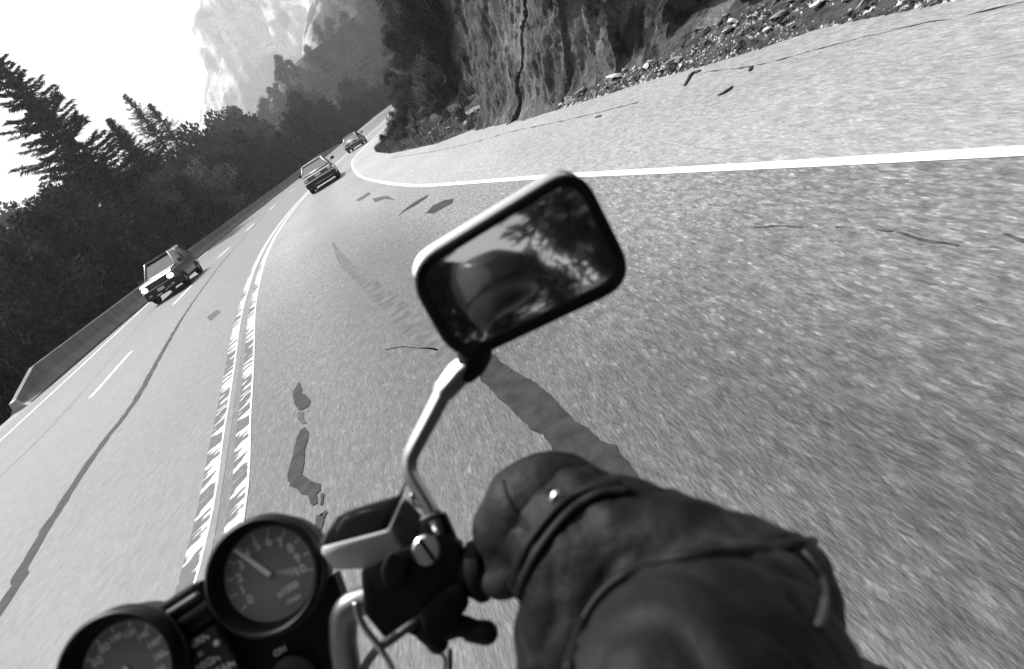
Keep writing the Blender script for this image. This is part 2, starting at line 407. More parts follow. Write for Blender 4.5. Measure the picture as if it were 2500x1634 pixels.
clx = lambda y: interp(y, [p[1] for p in cl], [p[0] for p in cl])
fgx = lambda y: interp(y, [p[1] for p in fog], [p[0] for p in fog])
sheet('oncoming_lanes', lambda y: xl(y)-(.9 if y < 20 else .4), lambda y: clx(y)+.0, -8, 160, M_ASPHL, .0022)
sheet('pull_out', lambda y: fgx(y)+.0, lambda y: xr(y)+(.6 if 3 < y < 22 else .1), -8, 60, M_ASPHP, .0022)
# tar joints and patches
def gpath(pts): return [(ground_px(*p).x, ground_px(*p).y) for p in pts]
seam = [(-4.3, -6), (-4.5, 1)]+gpath([(0, 1490), (50, 1400), (130, 1265), (240, 1098), (330, 980), (400, 855), (470, 740), (560, 620), (650, 520)])
strip('tar_joint', seam, .17, M_TAR, n=3, wv=.035, seed=3, step=.12, wfun=lambda s, p: interp(p.y, [0, 8, 14, 20, 30, 50], [.17, .15, .13, .075, .06, .05]))
strip('tar_joint', [(-8.2, 2)]+gpath([(0, 1165), (130, 1037), (260, 890), (372, 757), (440, 680)]), .03, M_TARF, n=3, wv=.02, seed=5, step=.2)
def blob(name, pts, M, z=.005, jag=.0, sub=6):
    """an irregular patch traced on the ground, filled"""
    P = [ground_px(*p) for p in pts]; Q = []
    for i in range(len(P)):
        a, b = P[i], P[(i+1) % len(P)]
        for k in range(sub):
            q = a.lerp(b, k/sub); s = jag*fbm(Vector((q.x*14, q.y*14, 3.3)), 4); n_ = (b-a).cross(Vector((0, 0, 1))).normalized(); Q.append(q+n_*s)
    me = bpy.data.meshes.new(name); bm = bmesh.new()
    vv = [bm.verts.new((q.x, q.y, zr(q.x, q.y)+z)) for q in Q]; f = bm.faces.new(vv); bmesh.ops.triangulate(bm, faces=[f])
    bmesh.ops.recalc_face_normals(bm, faces=bm.faces)
    for f in bm.faces:
        if f.normal.z < 0: f.normal_flip()
    bm.to_mesh(me); bm.free(); me.materials.append(M); o = bpy.data.objects.new(name, me); COL.objects.link(o); return struct(o)
def zz(ox, oy, sc, *pts): return [(ox+a/sc, oy+b/sc) for a, b in pts]
blob('tar_patch', zz(600, 850, 3.457, (455, 295), (405, 360), (400, 420), (430, 500), (470, 530), (530, 500), (555, 450), (520, 415), (478, 395), (470, 330)), M_TAR, jag=.02)
blob('tar_patch', zz(600, 850, 3.457, (505, 670), (460, 700), (430, 780), (400, 900), (370, 1020), (355, 1110), (370, 1160), (410, 1170), (460, 1225), (520, 1245), (540, 1320), (560, 1340), (610, 1315), (600, 1240), (640, 1200), (635, 1145), (590, 1150), (520, 1100), (485, 1060), (500, 900), (520, 800), (535, 710)), M_TAR, jag=.012)
blob('tar_patch', zz(600, 850, 3.457, (445, 540), (432, 590), (470, 640), (515, 640), (492, 600), (488, 545)), M_TARF, jag=.004)
blob('tar_patch', zz(600, 850, 3.457, (640, 1230), (630, 1330), (655, 1330), (665, 1240)), M_TAR, jag=.01)
blob('tar_patch', zz(600, 850, 3.457, (600, 1420), (580, 1530), (640, 1550), (665, 1440), (690, 1400), (670, 1370), (650, 1420)), M_TAR, jag=.012)
blob('tar_patch', zz(900, 850, 3.458, (900, 20), (1060, 60), (1200, 180), (1400, 290), (1530, 390), (1620, 500), (1700, 580), (1860, 690), (1960, 790), (2080, 830), (2300, 1100), (2950, 1750), (2600, 1900), (1800, 1150), (1560, 900), (1480, 730), (1360, 690), (1200, 510), (1060, 380), (960, 280), (900, 150)), M_TAR, jag=.012)
strip('tar_joint', gpath([(812, 592), (840, 640), (880, 675), (920, 712), (960, 745), (1010, 795), (1090, 850), (1180, 890)]), .10, mat('tar_worn_away', .06, .7, spec=.3, g2=.13, scale=7), n=3, wv=.012, seed=9, step=.08, wfun=lambda s, p: interp(p.y, [4, 7, 11, 13], [.24, .22, .16, .05]))
blob('tar_patch', zz(950, 380, 2.829, (60, 420), (110, 370), (180, 320), (270, 272), (262, 290), (190, 340), (110, 385)), M_TAR, jag=.015)
blob('tar_patch', zz(950, 380, 2.829, (255, 400), (300, 350), (380, 310), (450, 298), (440, 325), (380, 360), (310, 400)), M_TAR, jag=.02)
for pts in ([(505, 775), (530, 757), (540, 762), (515, 785)], [(868, 490), (900, 470), (905, 474), (878, 492)], [(910, 485), (945, 478), (965, 490), (940, 486), (915, 495)]):
    blob('tar_patch', pts, M_TARF, jag=.02)
strip('pavement_crack', gpath([(1700, 180), (1850, 160), (2000, 120), (2200, 70), (2400, 30), (2500, 5)]), .014, M_TAR, n=3, wv=.04, seed=1, step=.05)
strip('pavement_crack', gpath([(960, 385), (1050, 372), (1150, 350), (1250, 322), (1400, 290), (1560, 250)]), .03, M_TARF, n=3, wv=.05, seed=2, step=.1)
for k_, pts in enumerate(([(1840, 556), (1900, 553), (1960, 556)], [(2040, 556), (2110, 560), (2180, 566)], [(2190, 568), (2260, 588), (2340, 600)], [(2450, 572), (2500, 592), (2560, 610)])):
    strip('tar_joint', gpath(pts), .012, M_TARF, n=4, wv=.02, seed=30+k_, step=.02)
strip('pavement_crack', gpath([(940, 855), (980, 848), (1030, 850), (1070, 856)]), .012, M_TAR, n=3, wv=.02, seed=12, step=.05)
strip('pavement_crack', gpath([(968, 442), (990, 428), (1012, 415)]), .02, M_WHITE, n=2, step=.2)

# ------------------------------------------------------------------ terrain
def tz(x, y):
    n = fbm(Vector((x*.05, y*.05, 1)), 4)
    yy = max(-60, min(240, y)); L_ = xl(yy)-1.0; R_ = xr(yy)
    if x < L_:
        d = L_-x; return interp(yy, EY, EZ)-.12-1.7*smooth((d-.6)/4)-5*smooth((d-6)/20)+n*min(1, d/10)*1.5
    if x > R_:
        d = x-R_
        if y < 21: z = -.15+11*smooth((d-3.2)/4.5)+max(0, d-8)*.5
        elif y < 45:
            k = (y-21)/24; z = (1-k)*(11*smooth((d-3.2)/4.5)+max(0, d-8)*.5)+k*(min(d, 1.5)*.35+max(0, d-1.5)*.95)-.05
        else: z = min(d, 1.5)*.35+max(0, d-1.5)*.95-.05
        z = min(z, 30+ (d-30)*.15)
        return z+n*min(1.5, d/4)
    return -.15
mb = MB(); gx = []; gy = []
def spaced(a, b, f):
    o = [a]
    while o[-1] < b: o.append(o[-1]+f(o[-1]))
    return o
gx = spaced(-1500, 1700, lambda v: 1.0 if -34 <= v < 40 else min(90, 1+abs(v+0)*.12))
gy = spaced(-300, 1900, lambda v: 1.2 if -8 <= v < 60 else (2.5 if 60 <= v < 200 else 25))
vs = [Vector((x, y, tz(x, y))) for y in gy for x in gx]; nx = len(gx)
mb.add(vs, [(i*nx+j, i*nx+j+1, (i+1)*nx+j+1, (i+1)*nx+j) for i in range(len(gy)-1) for j in range(nx-1)])
struct(mb.build('ground', M_GROUND, smooth_=1))

# ------------------------------------------------------------------ rock cliff beside the pull-out
CB = [(8.5, -14), (7.2, -4), (6.4, 1), (5.9, 3.5), (5.75, 5.4), (5.6, 7.2), (5.1, 8.8), (4.55, 10.0), (3.85, 11.6), (3.35, 12.8), (2.9, 14.7), (2.45, 16.8), (2.5, 18.4), (3.6, 20.2), (6, 22), (10, 24), (14, 25)]
Pc = catmull([Vector((a, b, 0)) for a, b in CB], 40)
acc = [0]
for a, b in zip(Pc, Pc[1:]): acc.append(acc[-1]+(b-a).length)
def at_s(s):
    lo = 0; hi = len(acc)-1
    while hi-lo > 1:
        mid = (lo+hi)//2
        if acc[mid] <= s: lo = mid
        else: hi = mid
    t = (s-acc[lo])/(acc[hi]-acc[lo]+1e-9); p = Pc[lo].lerp(Pc[hi], t); d = (Pc[hi]-Pc[lo]).normalized(); return p, Vector((d.y, -d.x, 0))
def s_of_y(y): return min(range(len(Pc)), key=lambda i: abs(Pc[i].y-y) if Pc[i].y < 17.5 and i < len(Pc)*.8 else 1e9)
s_crack = acc[s_of_y(15.2)]; s_gap = acc[s_of_y(9.7)]
ss = []; s = 0
while s < acc[-1]:
    ss.append(s); s += .03 if -3.2 < s-s_crack < .7 else (.07 if 12 < s < 48 else .4)
hh = [0]
while hh[-1] < 14: hh.append(hh[-1]+(.075 if hh[-1] < 7 else .25))
mb = MB(); vs = []
for s in ss:
    p, n_ = at_s(s)      # n_ points into the hill
    for h in hh:
        q = Vector((s, h, 0))
        off = .30*h-.15
        # slabs dipping along the face: terraced noise
        a = s*.55+h*.28; sl_ = noise.noise(Vector((a*.9, h*.12, 2)))*1.1
        st = floor((s*.9+h*.42)*.9+1.2*noise.noise(Vector((s*.35, h*.35, 7))))
        kf = .22+.78*min(1, (abs(s-s_crack)/4.2)**3)*(.7 if s > s_crack else 1)
        off += kf*(sl_*.55+.30*noise.noise(Vector((st*3.7, 0.5, h*.12)))+.35*fbm(Vector((s*.5, h*.45, 5)), 5))
        off += (.05+.08*min(1, abs(s-s_crack)/4))*fbm(Vector(((s*.8+h*.5)*2.2, (h-s*.4)*.7, 9)), 5)+.05*abs(noise.noise(Vector((s*3+h*1.6, h, 2))))+.03*fbm(Vector((s*7, h*6, 9)), 3)
        off += .05*noise.noise(Vector((s*7, h*5, 9)))
        # crack
        ck = s_crack+.35*noise.noise(Vector((h*1.7, 3, 3)))-.75*h
        d = abs(s-ck); wd = .085*(1-.15*h)+.04*noise.noise(Vector((h*6, 1, 3)))
        if h < 2.6 and d < wd: off += .4
        # dark cleft
        d = abs(s-s_gap-.12*h-.25*noise.noise(Vector((h*.8, 1, 8))))
        if h > .55: off += 1.5*smooth((.62-d)/.22)*smooth((h-.5)/.5)
        # foot kicks outward
        off -= .35*smooth((.7-h)/.7)*(1 if s < s_crack else .6)
        v = p+n_*off; vs.append(Vector((v.x, v.y, h-.25+.12*noise.noise(Vector((s*1.3, h*1.3, 4))))))
nh = len(hh)
mb.add(vs, [(i*nh+j, (i+1)*nh+j, (i+1)*nh+j+1, i*nh+j+1) for i in range(len(ss)-1) for j in range(nh-1)])
struct(mb.build('rock_cliff', M_CLIFF, smooth_=28), 'grey weathered rock face with a long vertical crack')

# ------------------------------------------------------------------ far granite mountain and the hill in front of it
def massif(name, outline, depth, thick, M, cell, amp, seed):
    """a mass with the given skyline: outline in degrees-like view units turned into metres at its distance"""
    P = [V(a, max(b, -80), depth) for a, b in outline]
    pts = [((p-P[0]).dot(rt0), (p-P[0]).dot(Vector((0, 0, 1)))) for p in P]      # true right / true up, metres
    x0 = min(a for a, b in pts); x1 = max(a for a, b in pts); z0 = min(b for a, b in pts); z1 = max(b for a, b in pts)
    def span(z):
        xs = []
        for (a, b), (c, d) in zip(pts, pts[1:]+pts[:1]):
            if (b <= z < d) or (d <= z < b): xs.append(a+(z-b)/(d-b)*(c-a))
        return (min(xs), max(xs)) if len(xs) > 1 else None
    rows = []; nz = int((z1-z0)/cell); nu = int((x1-x0)/cell)
    for i in range(nz+1):
        z = z0+(z1-z0)*(i+.01)/(nz+.02); sp = span(z)
        if not sp: continue
        a, b = sp; row = []
        for j in range(nu+1):
            u = j/nu; ang = pi*u; x = (a+b)/2-(b-a)/2*cos(ang)
            dep = thick*(sin(ang)**.6)*(1-.55*(i/nz)**2)
            n_ = amp*(fbm(Vector((x/70+seed, z/150, seed)), 4)+.30*fbm(Vector(((x+z*.4)/16, z/40, seed+5)), 5))*(sin(ang)**.5)
            n2 = amp*.5*noise.noise(Vector((x/14, z/45, seed)))*(sin(ang)**.5)
            ex = amp*.12*fbm(Vector((z/14, seed, 3+(j > nu/2))), 4)*abs(cos(ang))
            row.append(P[0]+rt0*(x+ex)+Vector((0, 0, z))-Vector((0, 1, 0))*(dep+n_+n2)+Vector((0, thick, 0)))
        rows.append(row)
    back = [Vector((p.x, p.y+thick, p.z)) for p in rows[-1]]
    rows.append(back)
    mb = MB(); n = len(rows[0])
    mb.add([p for r in rows for p in r], [(i*n+j, i*n+j+1, (i+1)*n+j+1, (i+1)*n+j) for i in range(len(rows)-1) for j in range(n-1)])
    return struct(mb.build(name, M, smooth_=35))
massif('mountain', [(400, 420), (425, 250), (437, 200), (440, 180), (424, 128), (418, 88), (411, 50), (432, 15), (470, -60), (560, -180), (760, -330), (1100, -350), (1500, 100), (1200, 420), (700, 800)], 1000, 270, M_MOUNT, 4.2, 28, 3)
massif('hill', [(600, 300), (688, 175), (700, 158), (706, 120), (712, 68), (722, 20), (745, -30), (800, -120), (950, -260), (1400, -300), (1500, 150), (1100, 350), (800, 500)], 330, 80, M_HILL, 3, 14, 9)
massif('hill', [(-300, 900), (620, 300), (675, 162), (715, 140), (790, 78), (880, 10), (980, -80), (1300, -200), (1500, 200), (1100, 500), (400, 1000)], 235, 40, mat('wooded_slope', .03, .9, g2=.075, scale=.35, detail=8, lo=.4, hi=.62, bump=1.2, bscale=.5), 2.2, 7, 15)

# ------------------------------------------------------------------ trees
def leaf_quads(mb, c, n, r, size, rnd, flat=1.0):
    for _ in range(n):
        d = Vector((rnd.gauss(0, 1), rnd.gauss(0, 1), rnd.gauss(0, 1)*flat)); d = d.normalized()*r*(rnd.random()**.35)
        p = c+d; a = Vector((rnd.uniform(-1, 1), rnd.uniform(-1, 1), rnd.uniform(-1, 1))).normalized(); b = a.orthogonal().normalized()
        s = size*rnd.uniform(.6, 1.3); e = a*s; f = b*s*.55
        mb.add([p-e, p-f, p+e, p+f], [(0, 1, 2, 3)])
def make_conifer(seed, H=10, spread=2.4, sweep=0.0, dens=1.0, leafmat=M_NEED, gap=0.0, fat=1.3):
    rnd = random.Random(seed); cr = MB(); tr = MB()
    tr.tube([(0, 0, -.8), (.05*rnd.uniform(-1, 1), 0, H*.35), (.1, .05, H*.7), (.12, 0, H)], [H*.022, H*.018, H*.011, .02], 8, 4)
    z = H*.10
    while z < H*.99:
        t = z/H; L_ = spread*(1-t)**.75*rnd.uniform(.75, 1.15)+.12; nb = int(5+3*(1-t))
        a0 = rnd.uniform(0, 6.28)
        for k in range(nb):
            if rnd.random() < gap: continue
            a = a0+k*6.283/nb+rnd.uniform(-.35, .35); l = L_*rnd.uniform(.6, 1.15); dr = Vector((cos(a), sin(a), 0))
            droop = -.18*l; tip = Vector((0, 0, z))+dr*l+Vector((0, 0, droop+.20*l)); mid = Vector((0, 0, z))+dr*l*.55+Vector((0, 0, droop*.6))
            tr.tube([Vector((0, 0, z)), mid, tip], [.035*(1-t)+.012, .02, .006], 4)
            m_ = int((10+l*17)*dens)
            for q in range(m_):
                f = (q+rnd.random())/m_; base = Vector((0, 0, z)).lerp(mid, f*2) if f < .5 else mid.lerp(tip, f*2-1)
                wdt = .16*l*(1-f)+.10; side = Vector((-sin(a), cos(a), 0))*rnd.uniform(-1, 1)*wdt
                p = base+side+Vector((0, 0, rnd.uniform(-.12, .04)))
                e = (dr*rnd.uniform(.3, 1)+side*.8+Vector((0, 0, rnd.uniform(-.5, .45)))).normalized()*rnd.uniform(.13, .26)*fat*(1-.55*t); g = e.cross(Vector((0, 0, 1))+side).normalized()*rnd.uniform(.025, .06)*fat
                cr.add([p-e*.5-g, p-e*.5+g, p+e+g*.2, p+e-g*.2], [(0, 1, 2, 3)])
        z += H*.024+.16*(1-t)
    return cr, tr
def make_broad(seed, H=8, R=3.0, n=42, per=95, size=.17, base=.28):
    rnd = random.Random(seed); cr = MB(); tr = MB()
    tr.tube([(0, 0, -.8), (.1, 0, H*.3), (.2, .1, H*.62)], [H*.025, H*.018, H*.008], 8, 3)
    for k in range(n):
        t = rnd.random(); z = H*(base+(1-base)*t); rr = R*sin(pi*min(1, .16+t*.84))**.7*rnd.uniform(.2, 1.0); a = rnd.uniform(0, 6.28)
        c = Vector((cos(a)*rr, sin(a)*rr, z*rnd.uniform(.9, 1.0)))
        tr.tube([(0, 0, H*.22+.3*z*rnd.random()), c*.6+Vector((0, 0, z*.3)), c], [.05, .03, .01], 4)
        leaf_quads(cr, c, per, R*.30*rnd.uniform(.6, 1.25), size, rnd, .8)
    return cr, tr
def tree_thing(kind, crtr, leafmat, label, cat, group=None):
    root = empty(kind, (0, 0, 0), label, cat, group)
    c = crtr[0].build('crown', leafmat, root, local=True); t = crtr[1].build('trunk', M_BARK, root, local=True, smooth_=1)
    return root
def place(root, x, y, z, sc, rz, label=None, cat=None, group=None, first=[set()]):
    if root.name in first[0]: o = copy_tree(root)
    else: o = root; first[0].add(root.name)
    o.location = (x, y, z); o.scale = (sc[0], sc[0], sc[1]) if isinstance(sc, tuple) else (sc,)*3; o.rotation_euler[2] = rz
    if label: o['label'] = label
    if cat: o['category'] = cat
    if group: o['group'] = group
    elif 'group' in o: del o['group']
    return o
G1 = 'dark trees massed beyond the barrier'; L1 = 'dark leafy tree merging into the wood beyond the barrier'
G2 = 'dark conifers massed beyond the barrier'; L2 = 'narrow dark conifer within the wood beyond the barrier'
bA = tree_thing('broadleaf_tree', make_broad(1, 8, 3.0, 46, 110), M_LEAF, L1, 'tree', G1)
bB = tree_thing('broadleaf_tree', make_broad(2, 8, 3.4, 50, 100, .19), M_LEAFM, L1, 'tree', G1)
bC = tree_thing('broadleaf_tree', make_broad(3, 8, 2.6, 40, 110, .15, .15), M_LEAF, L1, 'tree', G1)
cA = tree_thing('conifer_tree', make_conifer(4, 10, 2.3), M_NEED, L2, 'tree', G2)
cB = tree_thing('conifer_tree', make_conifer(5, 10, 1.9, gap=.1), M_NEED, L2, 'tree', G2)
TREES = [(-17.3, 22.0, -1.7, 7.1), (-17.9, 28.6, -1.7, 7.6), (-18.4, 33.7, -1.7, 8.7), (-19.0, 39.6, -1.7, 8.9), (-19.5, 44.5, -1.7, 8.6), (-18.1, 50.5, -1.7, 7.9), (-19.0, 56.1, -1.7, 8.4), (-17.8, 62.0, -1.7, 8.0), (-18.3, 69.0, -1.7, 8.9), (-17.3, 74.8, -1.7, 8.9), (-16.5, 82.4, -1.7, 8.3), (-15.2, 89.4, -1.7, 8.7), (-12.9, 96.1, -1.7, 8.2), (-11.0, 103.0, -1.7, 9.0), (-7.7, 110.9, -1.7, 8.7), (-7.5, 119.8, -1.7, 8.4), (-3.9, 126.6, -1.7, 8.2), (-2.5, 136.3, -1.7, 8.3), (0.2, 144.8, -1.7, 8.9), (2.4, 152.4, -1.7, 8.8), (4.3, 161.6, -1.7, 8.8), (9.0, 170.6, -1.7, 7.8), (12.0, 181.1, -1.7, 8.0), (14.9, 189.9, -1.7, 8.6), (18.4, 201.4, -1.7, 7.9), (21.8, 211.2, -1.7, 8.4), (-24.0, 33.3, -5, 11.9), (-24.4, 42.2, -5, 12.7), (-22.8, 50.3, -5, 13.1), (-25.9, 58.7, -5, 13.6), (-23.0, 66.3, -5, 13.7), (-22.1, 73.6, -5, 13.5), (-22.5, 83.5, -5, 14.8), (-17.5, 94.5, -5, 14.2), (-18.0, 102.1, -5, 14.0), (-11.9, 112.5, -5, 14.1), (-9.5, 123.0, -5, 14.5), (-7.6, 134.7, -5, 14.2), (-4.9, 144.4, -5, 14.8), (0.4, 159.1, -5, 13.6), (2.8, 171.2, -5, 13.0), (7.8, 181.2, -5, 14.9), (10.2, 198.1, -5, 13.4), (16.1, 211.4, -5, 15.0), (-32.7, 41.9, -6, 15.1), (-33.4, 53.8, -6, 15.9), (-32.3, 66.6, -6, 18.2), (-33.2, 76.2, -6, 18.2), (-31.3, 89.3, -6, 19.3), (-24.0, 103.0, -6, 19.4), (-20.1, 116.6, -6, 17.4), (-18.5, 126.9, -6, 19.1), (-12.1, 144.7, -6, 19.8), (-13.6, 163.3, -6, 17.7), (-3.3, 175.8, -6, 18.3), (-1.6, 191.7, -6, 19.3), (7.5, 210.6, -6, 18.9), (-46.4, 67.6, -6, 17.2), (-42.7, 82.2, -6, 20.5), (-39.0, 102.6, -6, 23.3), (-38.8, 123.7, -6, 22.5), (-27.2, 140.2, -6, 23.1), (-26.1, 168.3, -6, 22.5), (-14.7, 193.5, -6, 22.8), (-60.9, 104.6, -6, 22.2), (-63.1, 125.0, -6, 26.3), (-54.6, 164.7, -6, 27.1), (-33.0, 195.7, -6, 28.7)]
rnd = random.Random(11)
for i, (x, y, z, h) in enumerate(TREES):
    k = rnd.random(); rz = rnd.uniform(0, 6.28)
    if k < .22 and h > 10: place(rnd.choice((cA, cB)), x, y, z-.5, (h/10*.8, h/10), rz, L2, 'tree', G2)
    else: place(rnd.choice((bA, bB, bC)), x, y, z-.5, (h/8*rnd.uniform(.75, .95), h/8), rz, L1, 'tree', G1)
for i in range(16):                       # low dark growth right behind the barrier
    y = 11+i*2.6; x = xl(y)-3.0-rnd.random()*1.2
    place(rnd.choice((bA, bC)), x, y, -2.2, (.38, .42), rnd.uniform(0, 6.28), 'low dark bush directly behind the concrete barrier', 'bush', 'low bushes behind the barrier')
# the trees one can tell apart
big = tree_thing('conifer_tree', make_conifer(21, 14, 5.2, dens=3.4, gap=.12, fat=1.7), M_NEED, 'large ragged conifer against the white sky at the far left', 'tree')
p = V(255, 470, 48); big.location = (p.x, p.y, p.z-2.5); big.scale = (1.1, 1.1, 1.0)
c2 = tree_thing('conifer_tree', make_conifer(22, 6.2, 2.3, dens=2, gap=.1, fat=1.5), M_NEED, 'slim dark conifer just right of the large ragged one', 'tree')
p = V(350, 400, 60); c2.location = (p.x, p.y, p.z-1.5); c2.rotation_euler[2] = 1
c3 = tree_thing('conifer_tree', make_conifer(23, 5.6, 1.9, dens=1.3, gap=.3, fat=1.2), M_LEAFM, 'thin pale conifer top poking up left of the mountain', 'tree')
p = V(395, 350, 75); c3.location = (p.x, p.y, p.z-1.0); c3.scale = (1.3,)*3
c4 = tree_thing('conifer_tree', make_conifer(24, 5.6, 2.0, dens=1.3, gap=.3, fat=1.2), M_LEAFM, 'pointed conifer standing in front of the mountain foot', 'tree')
p = V(450, 370, 80); c4.location = (p.x, p.y, p.z-1.0); c4.scale = (1.35,)*3
s1 = tree_thing('broadleaf_tree', make_broad(31, 5, 2.2, 34, 120, .11, .1), M_LEAFL, 'pale feathery tree in the middle of the dark wood', 'tree')
p = V(500, 440, 60); s1.location = (p.x, p.y, p.z-4.2); s1.scale = (1.3,)*3
s2 = tree_thing('broadleaf_tree', make_broad(32, 4, 2.4, 34, 110, .11, .1), M_LEAFM, 'rounded mid grey tree below the large ragged conifer', 'tree')
p = V(150, 520, 36); s2.location = (p.x, p.y, p.z-2.4)
s3 = tree_thing('broadleaf_tree', make_broad(33, 3.5, 1.6, 26, 110, .10, .1), M_LEAFL, 'small pale bush left of the pale feathery tree', 'bush')
p = V(365, 470, 48); s3.location = (p.x, p.y, p.z-2.8); s3.scale = (1.25,)*3
# trees and shrubs of the slope to the right
G3 = 'trees on the slope beyond the rock face'; L3 = 'scrubby tree on the steep slope beyond the rock face'
M_LEAFS = mat('leaves_slope', .03, .9, spec=.08, g2=.10, scale=.7, rand=.35)
bD = tree_thing('broadleaf_tree', make_broad(6, 8, 2.8, 70, 190, .085, .12), M_LEAFS, L3, 'tree', G3)
bE = tree_thing('broadleaf_tree', make_broad(7, 8, 3.2, 70, 190, .09, .1), M_LEAFS, L3, 'tree', G3)
for i in range(26):
    y = rnd.uniform(20.5, 36); d = rnd.uniform(4.5, 13); x = xr(y)+d; s = rnd.uniform(.32, .62)
    place(rnd.choice((bD, bE)), x, y, tz(x, y)-.5, s, rnd.uniform(0, 6.28), L3, 'tree', G3)
for i in range(28):
    y = rnd.uniform(28, 42); d = rnd.uniform(2.6, 7); x = xr(y)+d; s = rnd.uniform(.16, .34)
    place(rnd.choice((bD, bE)), x, y, tz(x, y)-.35, s, rnd.uniform(0, 6.28), L3, 'tree', G3)
for i in range(60):
    y = rnd.uniform(34, 150); d = rnd.uniform(5.2, 26)*(1 if y < 90 else .85); x = xr(y)+d
    z = tz(x, y); s = rnd.uniform(.55, 1.0)
    place(rnd.choice((bD, bE, bD)), x, y, z-.6, (s, s*rnd.uniform(.9, 1.2)), rnd.uniform(0, 6.28), L3, 'tree', G3)
G4 = 'shrubs round the foot of the rock face'; L4 = 'small shrub growing on the rocky wedge beside the road'
sh = tree_thing('shrub', make_broad(41, 1.6, .8, 22, 130, .035, .05), M_LEAFS, L4, 'shrub', G4)
for i in range(110):
    y = rnd.uniform(19, 40); d = .7+8.5*rnd.random()**1.6*(1 if y < 34 else .75); x = xr(y)+d
    z = tz(x, y); s = rnd.uniform(.3, .9)*(.45+.16*d)
    place(sh, x, y, z-.15, s, rnd.uniform(0, 6.28), L4, 'shrub', G4)
wv = [v.co.copy() for v in bpy.data.objects['hill.001'].data.vertices]
G6 = 'trees covering the far wooded slope'; L6 = 'small dark tree on the far wooded slope above the road bend'
rnd.shuffle(wv); nput = 0; used_ = []
for co in wv:
    q = co-CAM; dz = q.dot(fw); px_ = 1250+FPX*q.dot(RV)/dz; py_ = 817-FPX*q.dot(UV_)/dz
    if not (560 < px_ < 1180 and -60 < py_ < 300) or py_ < interp(px_, [675, 740, 800, 880, 980], [190, 162, 98, 32, -65]): continue
    if any((co-k).length < 6.5 for k in used_): continue
    used_.append(co); s = rnd.uniform(.8, 1.35)
    place(rnd.choice((bD, bE, bC)), co.x, co.y-1, co.z-2.8, (s*1.1, s), rnd.uniform(0, 6.28), L6, 'tree', G6); nput += 1
    if nput > 88: break
G7 = 'shrubs rooted in the cracks of the rock face'; L7 = 'dark shrub rooted in the steep rock face above the rubble'
cv = [v.co.copy() for v in bpy.data.objects['rock_cliff'].data.vertices if (7.2 < v.co.y < 12.6 and 1.0 < v.co.z < 4.5 and v.co.x < 9) or (15.5 < v.co.y < 18.5 and 2.2 < v.co.z < 8 and v.co.x < 7)]
rnd.shuffle(cv)
for co in cv[:34]:
    place(sh, co.x, co.y, co.z-.12, rnd.uniform(.14, .34)*(1.5 if co.y > 15 else 1), rnd.uniform(0, 6.28), L7, 'shrub', G7)
# what stands behind the rider (seen in the mirror)
G5 = 'trees behind the rider along the road'; L5 = 'dark roadside tree behind the rider, showing only in the mirror'
for (x, y, h) in ((-14, -6, 14), (-13, -13, 16), (-14, -20, 18), (-11, -27, 20), (-3, -44, 13), (4, -40, 11), (16, -31, 20), (12, -24, 20), (11, -16, 18), (12, -8, 16), (16, -38, 22), (-16, -34, 22), (-10, -13, 15), (-9.5, -19, 18), (-11, -34, 18)):
    place(rnd.choice((bA, bB)), x, y, -.6, (h/6.5, h/5.2), rnd.uniform(0, 6.28), L5, 'tree', G5)

# ------------------------------------------------------------------ rubble, grass, sticks
def rock_mesh(seed, r=1.0, flat=.6):
    rn = random.Random(seed); bm = bmesh.new(); bmesh.ops.create_icosphere(bm, subdivisions=2, radius=r*1.25)
    cuts = [Vector((rn.gauss(0, 1), rn.gauss(0, 1), rn.gauss(0, 1))).normalized() for _ in range(12)]
    for v in bm.verts:
        for c in cuts:
            d = v.co.dot(c)-r*rn.choice((.5, .55, .6)) if False else v.co.dot(c)-r*.5
            if d > 0: v.co -= c*d
        v.co.z *= flat; v.co += v.co.normalized()*.06*noise.noise(v.co*3+Vector((seed, 0, 0)))
    me = bpy.data.meshes.new('rock'); bm.to_mesh(me); bm.free(); return me
RM = [rock_mesh(i, 1, random.uniform(.45, .8)) for i in range(7)]
for r in RM: r.materials.append(M_STONE)
RMW = [rock_mesh(20+i, 1, .55) for i in range(3)]
for r in RMW: r.materials.append(M_STONEW)
rn = random.Random(5)
for i in range(215):
    y = rn.uniform(3.0, 13.5) if i < 150 else rn.uniform(13.5, 24); w_ = interp(y, [3, 9, 11, 13, 17, 19, 24], [1.25, 1.0, .8, .45, .25, 1.0, 1.6])
    d = rn.random()*w_; x = xr(y)+.05+d; s = rn.uniform(.022, .075)*(1.2 if rn.random() > .12 else 2.3)
    pale = rn.random() < .42
    o = bpy.data.objects.new('boulder', rn.choice(RMW if pale else RM)); COL.objects.link(o)
    o.location = (x, y, .05+d*.28+s*.2); o.scale = (s*rn.uniform(.8, 1.5), s*rn.uniform(.9, 2.3), s*rn.uniform(.5, 1.0))
    o.rotation_euler = (rn.uniform(-.5, .5), rn.uniform(-.5, .5), rn.uniform(0, 6.28))
    tag(o, 'pale broken rock lying at the foot of the rock face' if pale else 'dark grey broken rock lying at the foot of the rock face', 'rock', 'pale rocks at the cliff foot' if pale else 'dark rocks at the cliff foot')
mb = MB()                                 # fine rubble
